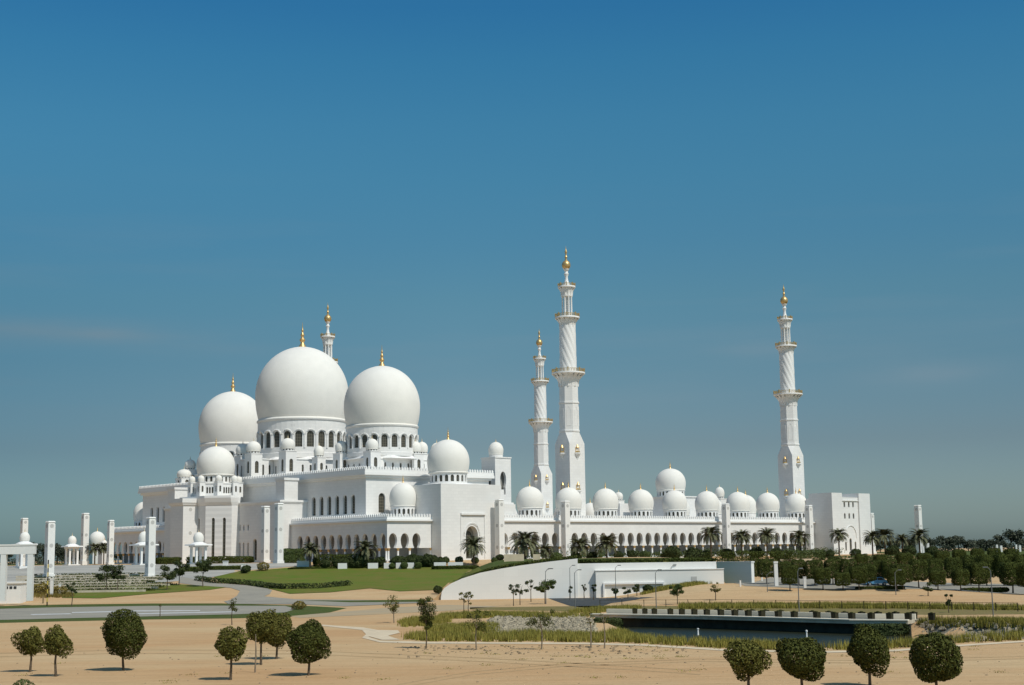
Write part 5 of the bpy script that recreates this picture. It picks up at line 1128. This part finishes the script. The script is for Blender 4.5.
# posts
def post(x, yb, yt, wpx, matn, name, label, cat):
    a = gp(x, yb); q = a[1] / FPX; h = (yb - yt) * q; r = max(.07, wpx * q / 2); mb = MB(); mb.box(-r, r, -r, r, -.2, h * .93); mb.box(-r * 1.2, r * 1.2, -r * 1.2, r * 1.2, h * .93 + .003, h)
    o = thing(name, a, label, cat); part('post', mb, matn, o); return o
post(51.5, 596, 579, 2.6, 'white', 'gate_post', 'short white gate post below the terrace pylon', 'post')
post(59.8, 595, 584, 2.0, 'white', 'gate_post', 'low white gate post left of the lawn strip', 'post')
post(43, 603.5, 596, 1.2, 'stake', 'wooden_post', 'thin wooden post beside the kerb at left', 'post')
post(225.5, 567.5, 561, 4.6, 'white', 'sign_block', 'small white block before the octagonal bay hedge', 'sign')
post(243, 571.5, 563.5, 3.6, 'white', 'sign_block', 'upright white block left of the ocher bush', 'sign')
post(776.5, 586, 562, 3.4, 'white', 'gate_pillar', 'white gate pillar between the clipped trees', 'pillar')
post(762, 581, 570, 1.5, 'white', 'gate_post', 'small white post right of the slanting wall', 'post')
post(717.5, 583.5, 578, 2.0, 'white', 'gate_post', 'white stump post at the end of the sand mound', 'post')
post(805, 588, 577, 2.6, 'white', 'gate_pillar', 'stubby white pillar by the road under the trees', 'pillar')
post(740.5, 586.5, 580.5, 1.4, 'white', 'gate_post', 'small white post at the dark roadside', 'post')
a = gp(47, 606); q = a[1] / FPX; o = thing('striped_pole', a, 'tall thin pole with yellow and black bands at left', 'pole')
mb = MB(); n = 11; hh = 45 * q
for k in range(n): mb.box(-.10, .10, -.10, .10, hh * k / n + .001, hh * (k + 1) / n - .001, 0 if k % 2 else 1)
part('pole', mb, ['yellow', 'planter'], o)
# kerb at left & low cream walls before the mosque
for i, (xa, xb, yt, yb, Y, lab) in enumerate(((338, 347, 563.5, 567.5, 404, 'short cream planter wall at the left of the long hedge'), (368, 378, 563.3, 567.3, 406, 'short cream planter wall under the annex corner'), (384, 392, 563.3, 567.3, 406, 'short cream planter wall left of the annex arches'), (396, 404, 563.3, 567.3, 406, 'short cream planter wall in the middle of the annex arches'), (407, 414, 563.3, 567.3, 406, 'short cream planter wall right of the middle annex arch'), (434, 446, 562, 567, 410, 'cream planter wall left of the entrance arch'), (448, 463, 561.5, 567, 410, 'wide cream planter wall before the entrance arch'), (297, 311, 562.3, 565, 402, 'long low cream kerb wall by the block hedge'), (533, 540.5, 556, 561, 432, 'cream box wall behind the biggest palm'), (504, 524, 555.5, 561, 440, 'pale planter wall right of the entrance'), (780, 812, 555.5, 560, 470, 'long cream garden wall below the arcade end'), (714, 733, 556.5, 562.5, 400, 'cream garden wall at the right end of the terrace hedge'), (843, 853, 553.8, 558.3, 470, 'white car-height wall block before the gatehouse'))):
    Yg = gp((xa + xb) / 2, yb)[1]; Y = Yg - 3 if (yb > 560.5 and Yg < 450) else Y
    p, r_ = ond(xa, yt, Y), ond(xb, yb, Y); mb = MB(); mb.box(0, r_[0] - p[0], -.3, .3, min(r_[2], G(p[0], Y)) - .3, min(p[2] + .4, G(p[0], Y) + 1.7)); o = thing('garden_wall', (p[0], Y, 0), lab, 'low wall', 'cream garden walls'); part('wall', mb, 'white' if yb > 561 else 'cream', o)
for x, yc, Y, s, lab in ((925.5, 550, 520, 1.0, 'tall white gate pillar pair before the far right pylon'), (999, 548.5, 560, .9, 'small white garden wall at the far right'), (1018, 548, 560, .8, 'white garden pillar at the right edge')):
    p = ond(x, yc, Y); mb = MB(); mb.box(-1.2 * s, -.5 * s, -.4, .4, -3, 1.6 * s); mb.box(.5 * s, 1.3 * s, -.4, .4, -4, 2.4 * s if x < 930 else 1.2 * s); o = thing('gate_pillar', p, lab, 'pillar'); part('pillar', mb, 'white', o)

# ---------------------------------------------------------------- street lamps
def lamp(x, yb, yt, arms, label, Yo=None):
    a = gp(x, yb) if Yo is None else (*ond(x, yb, Yo)[:2], ond(x, yb, Yo)[2]); q = a[1] / FPX; h = (yb - yt) * q
    o = thing('street_lamp', a, label, 'street lamp', 'street lamps around the grounds')
    mb = MB(); mb.tube([(0, 0, -.3), (0, 0, h * .5), (0, 0, h)], [.085, .07, .05], 7); part('pole', mb, 'steel', o, True)
    for dx, dy in arms:
        mb = MB(); mb.tube([(0, 0, h - .15), (dx * .5, dy * .5, h + .25), (dx, dy, h + .4)], .035, 5); ar = part('arm', mb, 'steel', o)
        mb = MB(); an = math.atan2(dy, dx); c, s = cos(an), sin(an); q_ = [(0, -.12), (.6, -.14), (.6, .14), (0, .12)]; mb.prism([(dx + c * u - s * v, dy + s * u + c * v) for u, v in q_], h + .36, h + .52); part('lamp_head', mb, 'steel', ar)
lamp(546, 604, 572, [(.5, .2), (.8, -.3)], 'double-armed street lamp before the left part of the white wall')
lamp(570.3, 600, 568.5, [(.5, .1)], 'street lamp at the corner of the white wall')
lamp(575.2, 608.5, 573.5, [(.55, .1)], 'street lamp standing nearer, on the underpass edge')
lamp(616, 599, 568.5, [(.5, .1)], 'street lamp in the middle of the stepped white wall')
lamp(656.3, 608, 573.5, [(.45, .1)], 'street lamp rising from the sand mound path')
lamp(671.7, 586.5, 567.5, [(.5, .1)], 'street lamp behind the crest of the sand mound')
lamp(799.3, 612, 572.5, [(.25, .1)], 'street lamp rising through the clipped trees behind the planters')
lamp(993.5, 619.5, 572, [(-.3, .1)], 'tall street lamp at the far right over the bank')
lamp(896, 595, 573, [(.6, 0)], 'thin lamp between clipped trees right of the blue car')
lamp(767.5, 592, 575, [(.6, 0)], 'short lamp left of the white gate pillar')
# thin rail posts along the terrace
o = thing('railing', (0, 0, 0), 'thin dark railing along the grass behind the planters', 'railing')
mb = MB(); gl = [gp(x, pts([(600, 607.5), (720, 607), (1040, 612)], x)) for x in range(600, 1040, 22)]
for g in gl: mb.box(g[0] - .05, g[0] + .05, g[1] - .05, g[1] + .05, 0, 1.25)
part('post_row', mb, 'planter', o)['kind'] = 'stuff'; mb = MB(); mb.tube([(g[0], g[1], g[2] + 1.2) for g in gl], .035, 4); mb.tube([(g[0], g[1], g[2] + .7) for g in gl], .025, 4); part('rail', mb, 'planter', o)

# ---------------------------------------------------------------- blue car
a = gp(877, 585.5); o = thing('parked_car', a, 'light blue car with silver rear parked under the clipped trees', 'car', None, R(-8)); s = .98
side = [(-2.2, .35), (-2.25, .9), (-1.9, 1.0), (-1.35, 1.05), (-.8, 1.62), (.9, 1.66), (1.7, 1.1), (2.15, .95), (2.2, .4)]
mb = MB(); q = [(x * s, z * s) for x, z in side]; n = len(q); W_2 = .85 * s
mb.add([(x, -W_2, z) for x, z in q] + [(x, W_2, z) for x, z in q], [tuple(range(n)), tuple(reversed(range(n, 2 * n)))] + [(i, (i + 1) % n, n + (i + 1) % n, n + i) for i in range(n)]); part('body', mb, 'blue', o)
for yy in (-W_2 - .01, W_2 + .01):
    mb = MB(); mb.add([(x * s, yy, z * s) for x, z in ((-1.2, 1.08), (-.75, 1.52), (.0, 1.54), (.0, 1.08))], [(0, 1, 2, 3)]); mb.add([(x * s, yy, z * s) for x, z in ((.1, 1.08), (.1, 1.54), (.82, 1.54), (1.35, 1.08))], [(0, 1, 2, 3)]); part('side_window', mb, 'dark', o)
for x in (-1.4, 1.4):
    for y in (-1, 1):
        mb = MB(); n = 16; pt_ = [(.34 * s * cos(2 * pi * k / n), .34 * s * sin(2 * pi * k / n)) for k in range(n)]
        y0_, y1_ = y * (W_2 - .15), y * (W_2 + .04); mb.add([(x * s + c, y0_, .34 * s + d) for c, d in pt_] + [(x * s + c, y1_, .34 * s + d) for c, d in pt_], [tuple(range(n)), tuple(range(n, 2 * n))] + [(i, (i + 1) % n, n + (i + 1) % n, n + i) for i in range(n)])
        wl = part('wheel', mb, 'tyre', o); mb = MB(); mb.add([(x * s + c * .6, y1_ + y * .01, .34 * s + d * .6) for c, d in pt_], [tuple(range(n))]); part('rim', mb, 'silver', wl)
mb = MB(); mb.box(2.21 * s, 2.3 * s, -W_2, W_2, .4, .7); mb.box(-2.33 * s, -2.26 * s, -W_2, W_2, .4, .7); part('bumper', mb, 'silver', o)
